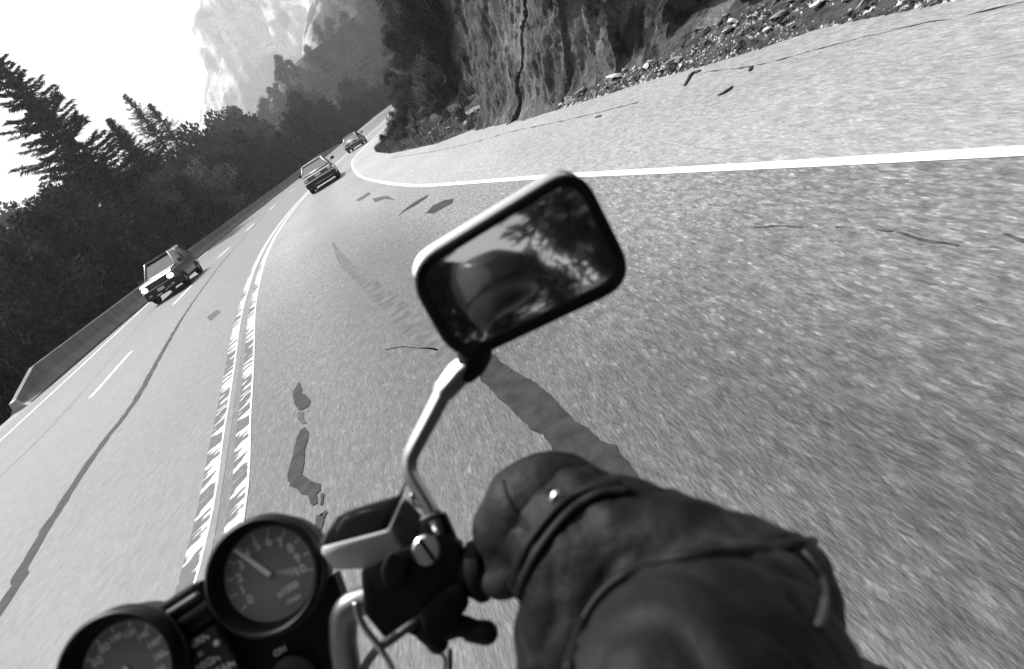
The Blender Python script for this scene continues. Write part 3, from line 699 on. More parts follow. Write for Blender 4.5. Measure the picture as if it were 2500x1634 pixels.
for i in range(9000):
    y = rn.uniform(2, 14.5) if i < 7800 else rn.uniform(14.5, 41); w_ = interp(y, [3, 9, 12, 15, 22, 41], [1.3, 1.1, .8, .35, .5, .5])
    d = -.03+rn.random()**1.3*w_; x = xr(y)+d; s = rn.uniform(.006, .032)
    c = Vector((x, y, max(0, d)*.28+s*.2)); pts = []
    for k in range(6):
        a = ((1, 0, 0), (-1, 0, 0), (0, 1, 0), (0, -1, 0), (0, 0, 1), (0, 0, -1))[k]; pts.append(c+Vector(a)*s*rn.uniform(.5, 1.4))
    mb.add(pts, [(0, 2, 4), (2, 1, 4), (1, 3, 4), (3, 0, 4), (2, 0, 5), (1, 2, 5), (3, 1, 5), (0, 3, 5)])
tag(mb.build('gravel', mat('gravel_stone', .02, .85, g2=.7, scale=9, detail=2, lo=.46, hi=.64)), 'loose gravel and chips along the foot of the rock face', 'gravel', None, 'stuff')
mb = MB()                                 # bed the rubble lies on
vs = []; yy_ = [2+i*.3 for i in range(135)]
for y in yy_:
    w_ = interp(y, [2, 9, 12, 15, 18, 22, 41], [2.0, 1.6, 1.2, .9, 2.5, 2.2, 1.2])
    for j in range(9):
        d = w_*j/8; x = xr(y)+d-.02; vs.append(Vector((x, y, .006+d*.28+.05*fbm(Vector((x*3, y*3, 0)), 4)*min(1, d*4))))
mb.add(vs, [(i*9+j, i*9+j+1, (i+1)*9+j+1, (i+1)*9+j) for i in range(len(yy_)-1) for j in range(8)])
struct(mb.build('verge', mat('verge_soil', .012, .95, g2=.055, scale=6, bump=.03, bscale=14)))
mb = MB()
for i in range(16000):
    y = rn.uniform(13, 41.3); d = abs(rn.gauss(0, .25))+.02 if y < 19 else rn.random()**1.3*4.2; x = xr(y)+d; z = (max(0, d)*.28 if y < 20 else max(min(d, 1.2)*.28, tz(x, y)))
    a = rn.uniform(0, 6.28); l = rn.uniform(.08, .3); q = Vector((cos(a)*l*.5, sin(a)*l*.5, l)); b = Vector((-sin(a), cos(a), 0))*.008
    p0 = Vector((x, y, z-.01)); mb.add([p0-b, p0+b, p0+q], [(0, 1, 2)])
tag(mb.build('dry_grass', M_GRASS), 'dry grass tufts on the wedge between the road and the pull-out', 'grass', None, 'stuff')
def stick(pts, r, label):
    P = [ground_px(*p) for p in pts]; P = [p+Vector((0, 0, r*.9)) for p in P]
    mb = MB(); mb.tube(P, [r*.45, r, r*.7][:len(P)] if len(P) < 4 else r, 7, 5)
    for v in mb.v: v.z = .006+(v.z-.006)*.55; v.x += .012*noise.noise(v*25); v.y += .012*noise.noise(v*21+Vector((9, 0, 0)))
    tag(mb.build('stick', M_STICK), label, 'stick')
stick([(1672, 212), (1690, 183), (1711, 175)], .03, 'bent dark stick on the pavement nearest the rubble')
stick([(1753, 236), (1772, 227), (1789, 215)], .026, 'straight dark stick lying farther out on the pavement')
stick([(1831, 176), (1835, 168)], .03, 'short stub of wood right of the two longer sticks')
stick([(1455, 290), (1461, 286), (1468, 285)], .02, 'short dark twig near the foot of the cracked rock')

# ------------------------------------------------------------------ concrete barrier
def barrier(y0, y1, label, name='concrete_barrier', ramp0=0, ramp1=0, group=None, pale=False):
    prof = [(-.30, 0), (-.30, .09), (-.13, .34), (-.085, .74), (.085, .74), (.13, .34), (.30, .09), (.30, 0)]
    mb = MB(); rings = []; k = max(2, int((y1-y0)/1.5)); yy = [y0+(y1-y0)*i/k for i in range(k+1)]
    if ramp0: yy = sorted(set(yy+[y0+ramp0, y0+ramp0*.5]))
    for y in yy:
        x = xl(y)-interp(y, [15, 19, 30, 60, 90, 110], [1.45, 1.3, .62, .55, .7, .9])
        t = (Vector((xl(y+1), y+1, 0))-Vector((xl(y-1), y-1, 0))).normalized(); n_ = Vector((t.y, -t.x, 0))
        f = 1.0
        if ramp0 and y < y0+ramp0: f = .45+.55*(y-y0)/ramp0
        if ramp1 and y > y1-ramp1: f = .35+.65*(y1-y)/ramp1
        b_ = zr(x, y)-.02
        rings.append([Vector((x, y, b_))+n_*a+Vector((0, 0, h*f)) for a, h in prof])
    mb.loft(rings)
    o = mb.build(name, M_CONC)
    tag(o, label, 'barrier', group)
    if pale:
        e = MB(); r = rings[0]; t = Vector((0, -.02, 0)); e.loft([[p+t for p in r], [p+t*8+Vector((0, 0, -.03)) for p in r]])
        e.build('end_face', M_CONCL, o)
    return o
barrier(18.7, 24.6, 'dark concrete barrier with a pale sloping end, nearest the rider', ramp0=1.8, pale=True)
barrier(24.63, 46, 'long dark concrete barrier running past behind the oncoming car')
barrier(46.03, 100, 'far dark concrete barrier ending beside the two distant cars', ramp1=8)

# ------------------------------------------------------------------ cars
def sect(hw, z0, z1, y, r=.12, tum=0):
    """rounded box section, half width hw, between z0 and z1"""
    return [Vector((-hw+r, y, z0)), Vector((hw-r, y, z0)), Vector((hw, y, z0+r)), Vector((hw, y, (z0+z1)/2)), Vector((hw-.02-tum, y, z1-r*.6)), Vector((hw-r-tum, y, z1)),
            Vector((-hw+r+tum, y, z1)), Vector((-hw+.02+tum, y, z1-r*.6)), Vector((-hw, y, (z0+z1)/2)), Vector((-hw, y, z0+r))]
def wheel(parent, x, y, r=.31, w_=.2, hub=M_STEEL):
    ex, ey, ez = Vector((0, 1, 0)), Vector((0, 0, 1)), Vector((1, 0, 0))
    t = MB().lathe(Vector((x, y, r)), ex, ey, ez, [(r*.62, -w_/2), (r*.92, -w_/2), (r, -w_/2+.03), (r, w_/2-.03), (r*.92, w_/2), (r*.62, w_/2)], 28)
    wo_ = t.build('wheel', M_RUBBER, parent, smooth_=40, local=True)
    sg = 1 if x > 0 else -1; R_ = MB()
    R_.lathe(Vector((x+sg*.02, y, r)), ex, ey, ez*sg, [(r*.6, -.02), (r*.6, w_/2-.02), (r*.5, w_/2-.05), (r*.2, w_/2-.045), (r*.12, w_/2-.01), (.01, w_/2-.01)], 24)
    for k in range(5):
        a = k*2*pi/5; c = Vector((x+sg*(w_/2-.015), y+cos(a)*r*.36, r+sin(a)*r*.36)); R_.box(c, (.03, .06, r*.5), Matrix.Rotation(-a+pi/2, 3, 'X'))
    R_.build('rim', hub, wo_, smooth_=40, local=True)
def quad(mb, pts, t): return mb.poly(pts, Vector(t))
def arch(parent, x, y, M):
    r = .38; mb = MB(); sg = 1 if x > 0 else -1
    mb.tube([Vector((x, y+cos(a)*r, .31+sin(a)*r)) for a in [pi*k/10 for k in range(11)]], .018, 6); mb.build('arch_trim', M, parent, smooth_=1, local=True)
def cabin(root, prof, paint, hw, rear_bright=False):
    """prof: list of (y, z) from rear deck over the roof to the bonnet; prof[1],prof[2] are the roof ends"""
    (y0, z0), (y1, z1), (y2, z2), (y3, z3) = prof; top = hw-.20
    g = MB(); P = [Vector((s*hw_, y, z)) for (y, z, hw_) in ((y0, z0, hw), (y1, z1, top), (y2, z2, top), (y3, z3, hw)) for s in (-1, 1)]
    g.add(P, [(0, 1, 3, 2), (4, 5, 7, 6), (0, 2, 4, 6), (1, 3, 5, 7), (2, 3, 5, 4), (0, 1, 7, 6)]); g.build('window_glass', M_GLASS, root, local=True)
    r = MB(); r.add([], []); rr = []
    for y in (y1-.06, y1+.1, (y1+y2)/2, y2-.1, y2+.06):
        e = .0 if y in (y1-.06, y2+.06) else .035
        rr.append([Vector((-top-.02, y, z1-.03)), Vector((top+.02, y, z1-.03)), Vector((top-.04, y, z1+.02+e)), Vector((-top+.04, y, z1+.02+e))])
    r.loft(rr); r.build('roof', paint, root, smooth_=50, local=True)
    for s in (-1, 1):
        MB().tube([P[0 if s < 0 else 1], P[2 if s < 0 else 3]], .04, 8).build('pillar', paint, root, smooth_=1, local=True); MB().tube([P[6 if s < 0 else 7], P[4 if s < 0 else 5]], .032, 8).build('pillar', paint, root, smooth_=1, local=True)
        a = P[2 if s < 0 else 3].lerp(P[4 if s < 0 else 5], .45); b = P[0 if s < 0 else 1].lerp(P[6 if s < 0 else 7], .48); MB().tube([a, b], .035, 8).build('pillar', paint, root, smooth_=1, local=True)
    fr = MB()
    return P
def bar(name, pts, r, M, root): return MB().tube([Vector(p) for p in pts], r, 8, 1, True).build(name, M, root, smooth_=1, local=True)
def coupe(label, x, y, rz, hi=True):
    root = empty('hatchback_car', (x, y, zr(x, y)), label, 'car', None, rz)
    # origin at ground under the tail; the car points along +y
    b = MB(); st = []
    for (yy, hw, z0, z1, r) in ((0, .74, .34, .78, .10), (.07, .81, .28, .86, .12), (.5, .84, .20, .92, .13), (1.4, .85, .18, .93, .13), (2.6, .85, .18, .90, .13), (3.4, .84, .2, .84, .13), (3.95, .80, .26, .70, .14), (4.1, .70, .34, .60, .1)):
        st.append(sect(hw, z0, z1, yy, r, .05))
    b.loft(st); b.build('body', M_CARD, root, smooth_=35, local=True)
    P = cabin(root, [(.12, .90), (.95, 1.33), (2.05, 1.33), (2.95, .88)], M_CARG if hi else M_CARD, .74)
    # bright surround of the rear window
    s = MB(); s.tube([P[0]+Vector((0, -.02, .02)), P[2]+Vector((0, -.03, .02)), P[3]+Vector((0, -.03, .02)), P[1]+Vector((0, -.02, .02)), P[0]+Vector((0, -.02, .02))], .026, 6); s.build('window_surround', M_TRIM, root, smooth_=1, local=True)
    t = MB(); t.add([Vector(v) for v in ((-.76, -.03, .60), (.76, -.03, .60), (.76, -.03, .80), (-.76, -.03, .80), (-.72, .16, .93), (.72, .16, .93), (.72, .3, .9), (-.72, .3, .9), (-.76, .3, .6), (.76, .3, .6))], [(0, 1, 2, 3), (3, 2, 5, 4), (4, 5, 6, 7), (1, 9, 6, 5, 2), (0, 3, 4, 7, 8)])
    t.build('tailgate', M_CARG, root, local=True)
    q = MB(); q.box((0, -.045, .715), (1.14, .03, .15)); q.build('tail_panel', M_TAIL, root, local=True)
    for sx in (-1, 1):
        l = MB().box((sx*.655, -.045, .715), (.15, .035, .13)); l.build('tail_lamp', M_LAMP, root, local=True, bevel=.012)
    MB().box((0, -.07, .715), (.32, .02, .14)).build('number_plate', M_PLATE, root, local=True)
    bb = MB(); bb.loft([sect(.80, .30, .58, -.10, .07), sect(.84, .30, .58, .02, .07), sect(.86, .30, .58, .5, .07)]); bb.build('bumper', M_CARB, root, smooth_=40, local=True)
    bar('bumper_strip', [(-.82, -.10, .575), (.82, -.10, .575)], .028, M_TRIM, root)
    bar('lower_strip', [(-.35, -.12, .36), (.62, -.12, .36)], .014, M_TRIM, root)
    for sx in (-1, 1):
        wheel(root, sx*.75, .82, .31, .2, M_DCHROME); wheel(root, sx*.75, 3.3, .31, .2, M_DCHROME)
        arch(root, sx*.86, .82, M_TRIM if sx > 0 else M_CARD)
        mr = MB(); mr.box((sx*.98, 2.6, .98), (.2, .10, .14)); mr.tube([(sx*.82, 2.62, .92), (sx*.95, 2.62, .96)], .02, 6); mr.build('side_mirror', M_CARB, root, local=True)
    bar('exhaust_pipe', [(-.45, -.1, .24), (-.45, .4, .24)], .028, M_STEEL, root)
    for sx in (-.36, .36):
        MB().box((sx, 1.15, 1.08), (.24, .1, .2), None, .8).build('headrest', M_CARB, root, local=True)
    return root
pc = ground_px(801, 453)
coupe('grey and black hatchback driving away in the middle distance, bright rear window surround', pc.x-.1, pc.y-.2, radians(3), True)
pc = ground_px(868, 364)
coupe('smaller dark hatchback farthest along the road, driving away', pc.x+.1, pc.y-2.5, radians(-6), False)
def suv(label, x, y, rz):
    root = empty('oncoming_car', (x, y, 0), label, 'car', None, rz)   # nose at origin pointing to -y
    b = MB(); st = []
    for (yy, hw, z0, z1, r) in ((.0, .72, .42, .82, .08), (.06, .80, .34, .93, .1), (.45, .84, .26, .99, .12), (1.3, .86, .24, 1.02, .12), (3.2, .86, .24, 1.0, .12), (4.0, .84, .3, .98, .12), (4.15, .76, .4, .9, .1)):
        st.append(sect(hw, z0, z1, yy, r, .03))
    b.loft(st); b.build('body', M_CARD, root, smooth_=35, local=True)
    P = cabin(root, [(4.05, .98), (3.75, 1.60), (1.95, 1.60), (1.15, 1.0)], M_CARD, .78)
    s = MB(); s.tube([P[6]+Vector((0, -.02, .02)), P[4]+Vector((0, -.03, .02)), P[5]+Vector((0, -.03, .02)), P[7]+Vector((0, -.02, .02))], .04, 6); s.build('windscreen_surround', M_TRIM, root, smooth_=1, local=True)
    bar('windscreen_base', [(-.74, 1.08, 1.03), (.74, 1.08, 1.03)], .02, M_CARB, root)
    h = MB(); h.loft([[Vector((-.76, yv, zv)), Vector((.76, yv, zv)), Vector((.76, yv+.02, zv+.03)), Vector((-.76, yv+.02, zv+.03))] for yv, zv in ((.0, .90), (.16, .965), (.5, 1.0), (1.1, 1.03))]); h.build('bonnet', M_CARG, root, smooth_=40, local=True)
    g = MB(); g.box((0, -.03, .77), (1.05, .04, .17)); g.build('grille', M_CARB, root, local=True)
    t = MB()
    for k in range(7): t.box((-.3+k*.1, -.055, .77), (.045, .02, .13))
    t.build('grille_slots', M_DCHROME, root, local=True)
    for sx in (-1, 1):
        l = MB().lathe(Vector((sx*.62, -.02, .78)), Vector((1.3, 0, 0)), Vector((0, 0, .85)), Vector((0, -1, 0)), [(.125, -.03), (.125, .02), (.09, .05), (.01, .06)], 20); l.build('headlight', M_LIT, root, smooth_=40, local=True)
        MB().box((sx*.55, -.10, .46), (.14, .03, .07)).build('fog_lamp', M_STEEL, root, local=True, bevel=.01)
        wheel(root, sx*.76, .80, .34, .22, M_STEEL); wheel(root, sx*.76, 3.35, .34, .22, M_STEEL)
        arch(root, sx*.875, .80, M_CARB)
        mr = MB(); mr.box((sx*1.0, 1.35, 1.10), (.2, .1, .15)); mr.tube([(sx*.82, 1.3, 1.02), (sx*.95, 1.34, 1.06)], .02, 6); mr.build('side_mirror', M_DCHROME, root, local=True)
    bar('grille_trim', [(-.80, -.055, .665), (.80, -.055, .665)], .014, M_TRIM, root)
    bb = MB(); bb.loft([sect(.78, .28, .64, -.09, .06), sect(.84, .28, .64, .04, .06), sect(.86, .3, .64, .4, .06)]); bb.build('bumper', M_CARB, root, smooth_=40, local=True)
    MB().box((-.0, -.115, .53), (.32, .02, .13)).build('number_plate', M_PLATE, root, local=True)
    bar('bumper_lip', [(.12, -.12, .36), (.3, -.12, .42), (.6, -.11, .43)], .018, M_STEEL, root)
    bar('skid_plate', [(-.28, -.1, .34), (-.1, -.1, .34)], .04, M_STEEL, root)
    return root
pc = ground_px(424, 722)
so = suv('dark oncoming estate car with bright headlights in the far lane', pc.x-.12, pc.y-.1, radians(3)); so.scale = (.86, .86, .87)

# ------------------------------------------------------------------ the motorcycle
bike = empty('motorcycle', (-.05, .45, 0), 'black motorcycle leaning through the bend, only its bars, dials and mirror in view', 'motorcycle')
BX = (RV*.862+UV_*.507).normalized(); BY = (-RV*.507+UV_*.862).normalized()     # along the bar / up
def frame(tiltu, tiltr):
    ez = (-fw+UV_*tiltu+RV*tiltr).normalized(); ex = (BX-ez*BX.dot(ez)).normalized(); ey = ez.cross(ex); return ex, ey, ez
FONTCACHE = {}
def text_mb(mb, txt, c, ex, ey, size, ang=0):
    if txt not in FONTCACHE:
        cu = bpy.data.curves.new('t', 'FONT'); cu.body = txt; cu.size = 1; cu.align_x = 'CENTER'; cu.align_y = 'CENTER'; cu.offset = .03; cu.resolution_u = 3
        to = bpy.data.objects.new('t', cu); COL.objects.link(to); bpy.context.view_layer.update()
        me = bpy.data.meshes.new_from_object(to.evaluated_get(bpy.context.evaluated_depsgraph_get()))
        FONTCACHE[txt] = ([v.co.copy() for v in me.vertices], [tuple(p.vertices) for p in me.polygons])
        bpy.data.objects.remove(to); bpy.data.curves.remove(cu); bpy.data.meshes.remove(me)
    vs_, fs_ = FONTCACHE[txt]; a, b = cos(ang), sin(ang)
    mb.add([c+ex*(size*(v.x*a-v.y*b))+ey*(size*(v.x*b+v.y*a)) for v in vs_], fs_)
def gauge(name, px, py, d, R, rf, labels, needle, tu, tr_, kind):
    ex, ey, ez = frame(tu, tr_); c = V(px, py, d)
    g = MB(); g.lathe(c, ex, ey, ez, [(R*.72, -.055), (R*.93, -.045), (R*.99, -.012), (R, -.002), (R*.985, .004), (R*.93, .006), (R*.86, .002), (rf*1.01, -.013), (rf*1.01, -.017), (R*.7, -.02)], 72)
    root = g.build(name, M_BLACK, bike, smooth_=50)
    rim = MB(); rim.tube([c+ez*(-.010)+(ex*cos(a)+ey*sin(a))*(R*1.0) for a in [2*pi*k/60 for k in range(61)]], .0011, 6); rim.build('rim_line', M_RESV if False else M_CAP, root, smooth_=1)
    f = c-ez*.0125
    MB().disc(f, ex, ey, rf, 64).build('dial_face', M_DIAL, root)
    pr = MB(); z = ez*.0004
    for i, (t, ang) in enumerate(labels):
        a = radians(90-ang); d1 = ex*cos(a)+ey*sin(a); s_ = ex*sin(a)-ey*cos(a)
        r0, r1, w_ = (.80, .95, .013) if kind == 't' else (.84, .96, .02)
        pr.add([f+z+rf*(d1*r0-s_*w_*1.4), f+z+rf*(d1*r0+s_*w_*1.4), f+z+rf*(d1*r1+s_*w_), f+z+rf*(d1*r1-s_*w_)], [(0, 1, 2, 3)])
        if t: text_mb(pr, t, f+z+rf*d1*(.66 if kind == 't' else .70), ex, ey, rf*(.27 if kind == 't' else .25 if len(t) < 3 else .19), 0)
    if kind == 't':
        for k in range(51):
            a = radians(90-(-115+k*4.6)); d1 = ex*cos(a)+ey*sin(a); s_ = ex*sin(a)-ey*cos(a)
            pr.add([f+z+rf*(d1*.92-s_*.004), f+z+rf*(d1*.92+s_*.004), f+z+rf*(d1*.96+s_*.004), f+z+rf*(d1*.96-s_*.004)], [(0, 1, 2, 3)])
        text_mb(pr, 'x1000', f+z+ex*rf*.20-ey*rf*.50, ex, ey, rf*.20); text_mb(pr, 'r/min', f+z+ex*rf*.22-ey*rf*.74, ex, ey, rf*.15)
    else:
        for k in range(55):
            a = radians(90-(-130+k*4.8)); d1 = ex*cos(a)+ey*sin(a); s_ = ex*sin(a)-ey*cos(a)
            pr.add([f+z+rf*(d1*.90-s_*.007), f+z+rf*(d1*.90+s_*.007), f+z+rf*(d1*.97+s_*.007), f+z+rf*(d1*.97-s_*.007)], [(0, 1, 2, 3)])
    pr.build('dial_markings', M_DIALW, root)
    if kind == 't':
        a1, a2 = radians(90-106), radians(90-125); q = f+ez*.0006
        MB().add([q+ex*rf*.12*cos((a1+a2)/2)+ey*rf*.12*sin((a1+a2)/2), q+rf*.54*(ex*cos(a1)+ey*sin(a1)), q+rf*.58*(ex*cos((a1+a2)/2)+ey*sin((a1+a2)/2)), q+rf*.54*(ex*cos(a2)+ey*sin(a2))], [(0, 1, 2, 3)]).build('warning_wedge', M_DIALG, root)
    a = radians(90-needle); d1 = ex*cos(a)+ey*sin(a); s_ = ex*sin(a)-ey*cos(a)
    nb = MB(); q = f+ez*.003
    nb.loft([[q-d1*rf*.05+s_*rf*k*.035+ez*j*.0012 for k, j in ((-1.6, 0), (1.6, 0), (1.6, 1), (-1.6, 1))], [q+d1*rf*.93+s_*rf*k*.042+ez*j*.0012 for k, j in ((-1, 0), (1, 0), (1, 1), (-1, 1))]]); nb.build('needle', M_DIALW, root)
    hb = MB(); hb.lathe(f, ex, ey, ez, [(rf*.05, .0), (rf*.05, .0025), (.0005, .0028)], 20); hb.build('needle_hub', M_BLACK, root, smooth_=40)
    return root
gauge('tachometer', 645, 1405, .52, .0475, .0380, [(str(n), -115+23*n) for n in range(11)], -27, .22, .0, 't')
gauge('speedometer', 290, 1642, .50, .0480, .0365, [(str(20*n), -125+25*n) for n in range(11)], -128, .22, .0, 's')
# bracket joining the dials
ex, ey, ez = frame(.22, 0)
def plate(name, pts, d, th, M, parent, bevel=0): return MB().poly([V(a, b, d) for a, b in pts], -ez*th).build(name, M, parent, bevel=bevel)
br = plate('dial_bracket', [(355, 1500), (470, 1425), (520, 1410), (600, 1500), (700, 1545), (780, 1440), (815, 1400), (840, 1470), (835, 1560), (838, 1800), (330, 1800), (380, 1640)], .545, .02, M_BLACK, bike)
pn = plate('crossbar_cover', [(362, 1497), (470, 1427), (520, 1512), (428, 1572)], .532, .03, M_CAP, bike, .002)
MB().tube([V(395, 1512, .528), V(480, 1458, .528)], .004, 8, 1, True).build('cover_rib', M_PANEL, pn, smooth_=1)
MB().tube([V(405, 1540, .528), V(500, 1480, .528)], .004, 8, 1, True).build('cover_rib', M_PANEL, pn, smooth_=1)
wp = plate('warning_light_panel', [(434, 1582), (520, 1527), (572, 1612), (610, 1700), (500, 1760)], .528, .012, M_PANEL, bike, .0015)
tb = MB(); q = ez*.0006
ux, uy = BX, BY
for t, a, b, s in (('TURN', 483, 1567, .0075), ('HIGH', 508, 1619, .0085), ('BEAM', 545, 1633, .0085), ('OIL', 512, 1648, .008)):
    text_mb(tb, t, V(a, b, .5275)+q, ex, ey, s)
tb.build('panel_lettering', M_DIALW, wp)
for a, b, r in ((459, 1588, .0024), (530, 1570, .0026), (490, 1596, .0022), (471, 1610, .0022)):
    MB().lathe(V(a, b, .528), ex, ey, ez, [(r, -.001), (r, .001), (r*.6, .002), (.0002, .0022)], 16).build('warning_lamp', M_DIALW if r > .0023 else M_RESV, wp, smooth_=1)
tb = MB(); text_mb(tb, 'ON', V(684, 1590, .5435)+q, ex, ey, .007)
tb.build('bracket_lettering', M_DIALW, br)
MB().lathe(V(720, 1660, .54), ex, ey, ez, [(.02, -.01), (.02, .004), (.017, .006), (.009, .006), (.009, .002), (.0005, .002)], 32).build('ignition_lock', M_CAP, bike, smooth_=40)
# handlebar
hb = MB().tube([V(560, 2150, .60), V(780, 1900, .56), V(845, 1690, .53), V(838, 1560, .515), V(848, 1492, .51), V(900, 1462, .51), V(1000, 1440, .51), V(1150, 1400, .51), V(1300, 1360, .50), V(1400, 1330, .50)], .0112, 24, 8)
hb.build('handlebar', mat('bar_chrome', .26, .42, metal=1), bike, smooth_=1)
MB().tube([V(1120, 1405, .51), V(1160, 1396, .508), V(1180, 1390, .508), V(1215, 1382, .507), V(1430, 1320, .5)], [.013, .024, .024, .0165, .0165], 24, 3).build('throttle_grip', M_RUBBER, bike, smooth_=1)
# hoses and cables
MB().tube([V(868, 1470, .49), V(876, 1505, .488), V(895, 1540, .488), V(922, 1575, .49), V(960, 1640, .50), V(990, 1760, .52)], .0026, 12, 6).build('brake_hose', M_STEEL, bike, smooth_=1)
MB().tube([V(1040, 1500, .50), V(1005, 1525, .492), V(955, 1562, .49), V(915, 1592, .50), V(880, 1660, .52), V(860, 1800, .54)], .0036, 12, 6).build('throttle_cable', M_CAP, bike, smooth_=1)
MB().tube([V(1062, 1590, .60), V(1082, 1600, .60), V(1086, 1625, .60), V(1074, 1660, .60), V(1040, 1720, .6)], .0024, 10, 6, True).build('clutch_cable', M_STEEL, bike, smooth_=1)
MB().tube([V(1098, 1585, .59), V(1098, 1640, .59), V(1085, 1720, .59)], .0024, 10, 4).build('wiring', M_PANEL, bike, smooth_=1)
# switch block, clamp and brake reservoir
def hull(name, pts, M, parent, sub=2, voxel=None):
    """convex lump from a point cloud, softened"""
    bm = bmesh.new(); vv = [bm.verts.new(p) for p in pts]; r = bmesh.ops.convex_hull(bm, input=vv)
    bmesh.ops.delete(bm, geom=[g for g in r['geom_interior'] if isinstance(g, bmesh.types.BMVert)], context='VERTS')
    bmesh.ops.bevel(bm, geom=list(bm.edges), offset=.0025, segments=2, affect='EDGES', profile=.5)
    me = bpy.data.meshes.new(name); 
    off = Vector((0, 0, 0)); q = parent
    while q is not None: off += q.location; q = q.parent
    bmesh.ops.recalc_face_normals(bm, faces=bm.faces)
    for v in bm.verts: v.co -= off
    bm.to_mesh(me); bm.free(); me.materials.append(M); o = bpy.data.objects.new(name, me); COL.objects.link(o); o.parent = parent
    for p in me.polygons: p.use_smooth = True
    me.set_sharp_from_angle(angle=radians(35)); return o
def slab(pts, d0, d1): return [V(a, b, d0) for a, b in pts]+[V(1250+(a-1250)*.98, 817+(b-817)*.985, d1) for a, b in pts]
sb = hull('switch_housing', slab([(880, 1392), (935, 1362), (1010, 1345), (1085, 1300), (1130, 1330), (1130, 1440), (1080, 1520), (1000, 1545), (940, 1560), (890, 1500)], .495, .54), M_BLACK, bike)
hull('switch_lump', slab([(925, 1395), (945, 1352), (975, 1345), (1000, 1368), (990, 1420), (940, 1440)], .487, .50), M_BLACK, sb)
hull('switch_lump', slab([(1085, 1440), (1130, 1420), (1145, 1480), (1100, 1540), (1040, 1555), (1020, 1500)], .487, .51), M_RUBBER, sb)
hull('mirror_clamp', slab([(1030, 1275), (1085, 1252), (1100, 1290), (1120, 1330), (1110, 1420), (1040, 1430), (1010, 1360)], .50, .545), M_BLACK, bike)
MB().lathe(V(1042, 1343, .495), ex, ey, ez, [(.0115, -.008), (.0115, .001), (.0095, .003), (.0005, .0032)], 28).build('cap_screw', M_STEEL, bike, smooth_=40)
MB().box(V(1043, 1343, .4915), (.003, .021, .001), Matrix((ex, ey, ez)).transposed() @ Matrix.Rotation(radians(8), 3, 'Z')).build('screw_slot', M_RUBBER, bike)
MB().tube([V(1035, 1270, .498), V(1052, 1262, .497), V(1068, 1256, .498)], .0032, 10, 1, True).build('clamp_bolt', M_CAP, bike, smooth_=1)
MB().tube([V(1005, 1210, .50), V(1012, 1232, .50), V(1030, 1236, .50)], .0017, 8, 3, True).build('lock_wire', M_STEEL, bike, smooth_=1)
rv = hull('brake_reservoir', [V(a, b, .515) for a, b in ((776, 1342), (944, 1298), (990, 1345), (918, 1388), (815, 1392))]+[V(a, b, .56) for a, b in ((830, 1262), (975, 1222), (1000, 1290), (930, 1360), (850, 1380))], M_RESV, bike)
hull('reservoir_cap', [V(a, b, .505) for a, b in ((774, 1336), (786, 1318), (826, 1252), (975, 1207), (985, 1204), (946, 1290))]+[V(a, b, .512) for a, b in ((772, 1340), (824, 1254), (986, 1205), (948, 1294))], M_CAP, rv)
hull('cap_rib', [V(a, b, .503) for a, b in ((806, 1322), (838, 1262), (960, 1226), (930, 1288))]+[V(a, b, .507) for a, b in ((800, 1326), (834, 1258), (966, 1222), (934, 1292))], M_CAP, rv)
hull('cylinder_body', [V(a, b, .512) for a, b in ((950, 1292), (986, 1208), (1000, 1232), (1040, 1270), (1032, 1345), (990, 1350))]+[V(a, b, .56) for a, b in ((960, 1290), (986, 1230), (1040, 1280), (1020, 1350))], M_CAP, rv)
# lever
lv = MB().tube([V(985, 1510, .505), V(1060, 1540, .50), V(1120, 1528, .497), V(1170, 1540, .497)], [.008, .009, .0085, .007], 14, 5, True).build('brake_lever', M_RUBBER, bike, smooth_=1)
MB().tube([V(1150, 1541, .497), V(1187, 1545, .497)], [.0085, .0095], 16, 1, True).build('lever_ball', M_BLACK, lv, smooth_=1)
MB().tube([V(1040, 1540, .50), V(1060, 1556, .50), V(1068, 1568, .50)], .009, 12, 1, True).build('lever_pivot', M_BLACK, lv, smooth_=1)
# mirror
def rrect(corners, r, seg, d=.5, shrink=0):
    C = [V(a, b, d) for a, b in corners]; out = []; n = len(C); cen = sum(C, Vector())/n
    if shrink:
        # move every edge inwards by the same distance
        nrm = (C[1]-C[0]).cross(C[3]-C[0]).normalized(); L_ = []
        for i in range(n):
            a, b = C[i], C[(i+1) % n]; t = (b-a).normalized(); inn = nrm.cross(t)
            if inn.dot(cen-a) < 0: inn = -inn
            L_.append((a+inn*shrink, t))
        D = []
        for i in range(n):
            p, t = L_[i-1]; q, u_ = L_[i]; w0 = p-q; aa, bb_, cc = t.dot(t), t.dot(u_), u_.dot(u_); dd, ee = t.dot(w0), u_.dot(w0)
            s_ = (bb_*ee-cc*dd)/(aa*cc-bb_*bb_); D.append(p+t*s_)
        C = D
    for i in range(n):
        p = C[i]; a = (C[i-1]-p).normalized(); b = (C[(i+1) % n]-p).normalized(); rr = r
        for k in range(seg+1):
            t = k/seg; q0 = p+a*rr; q1 = p+b*rr
            out.append(q0*(1-t)**2+p*2*t*(1-t)+q1*t*t)
    return out
MC = [(984, 660), (1412, 397), (1557, 688), (1116, 896)]
mn = (V(*MC[1], .5)-V(*MC[0], .5)).cross(V(*MC[3], .5)-V(*MC[0], .5)).normalized()
if mn.dot(-fw) < 0: mn = -mn
TILT = (-RV*.45+UV_*.8).normalized()
mi = empty('mirror', (0, 0, 0), None, None); mi.parent = bike; mi.location = V(1270, 640, .5)-bike.location
o0 = rrect(MC, .030, 8); o1 = rrect(MC, .026, 8, shrink=.0025); o2 = rrect(MC, .020, 8, shrink=.009)
back = lambda P, k, sh: [p-mn*k+TILT*sh for p in P]
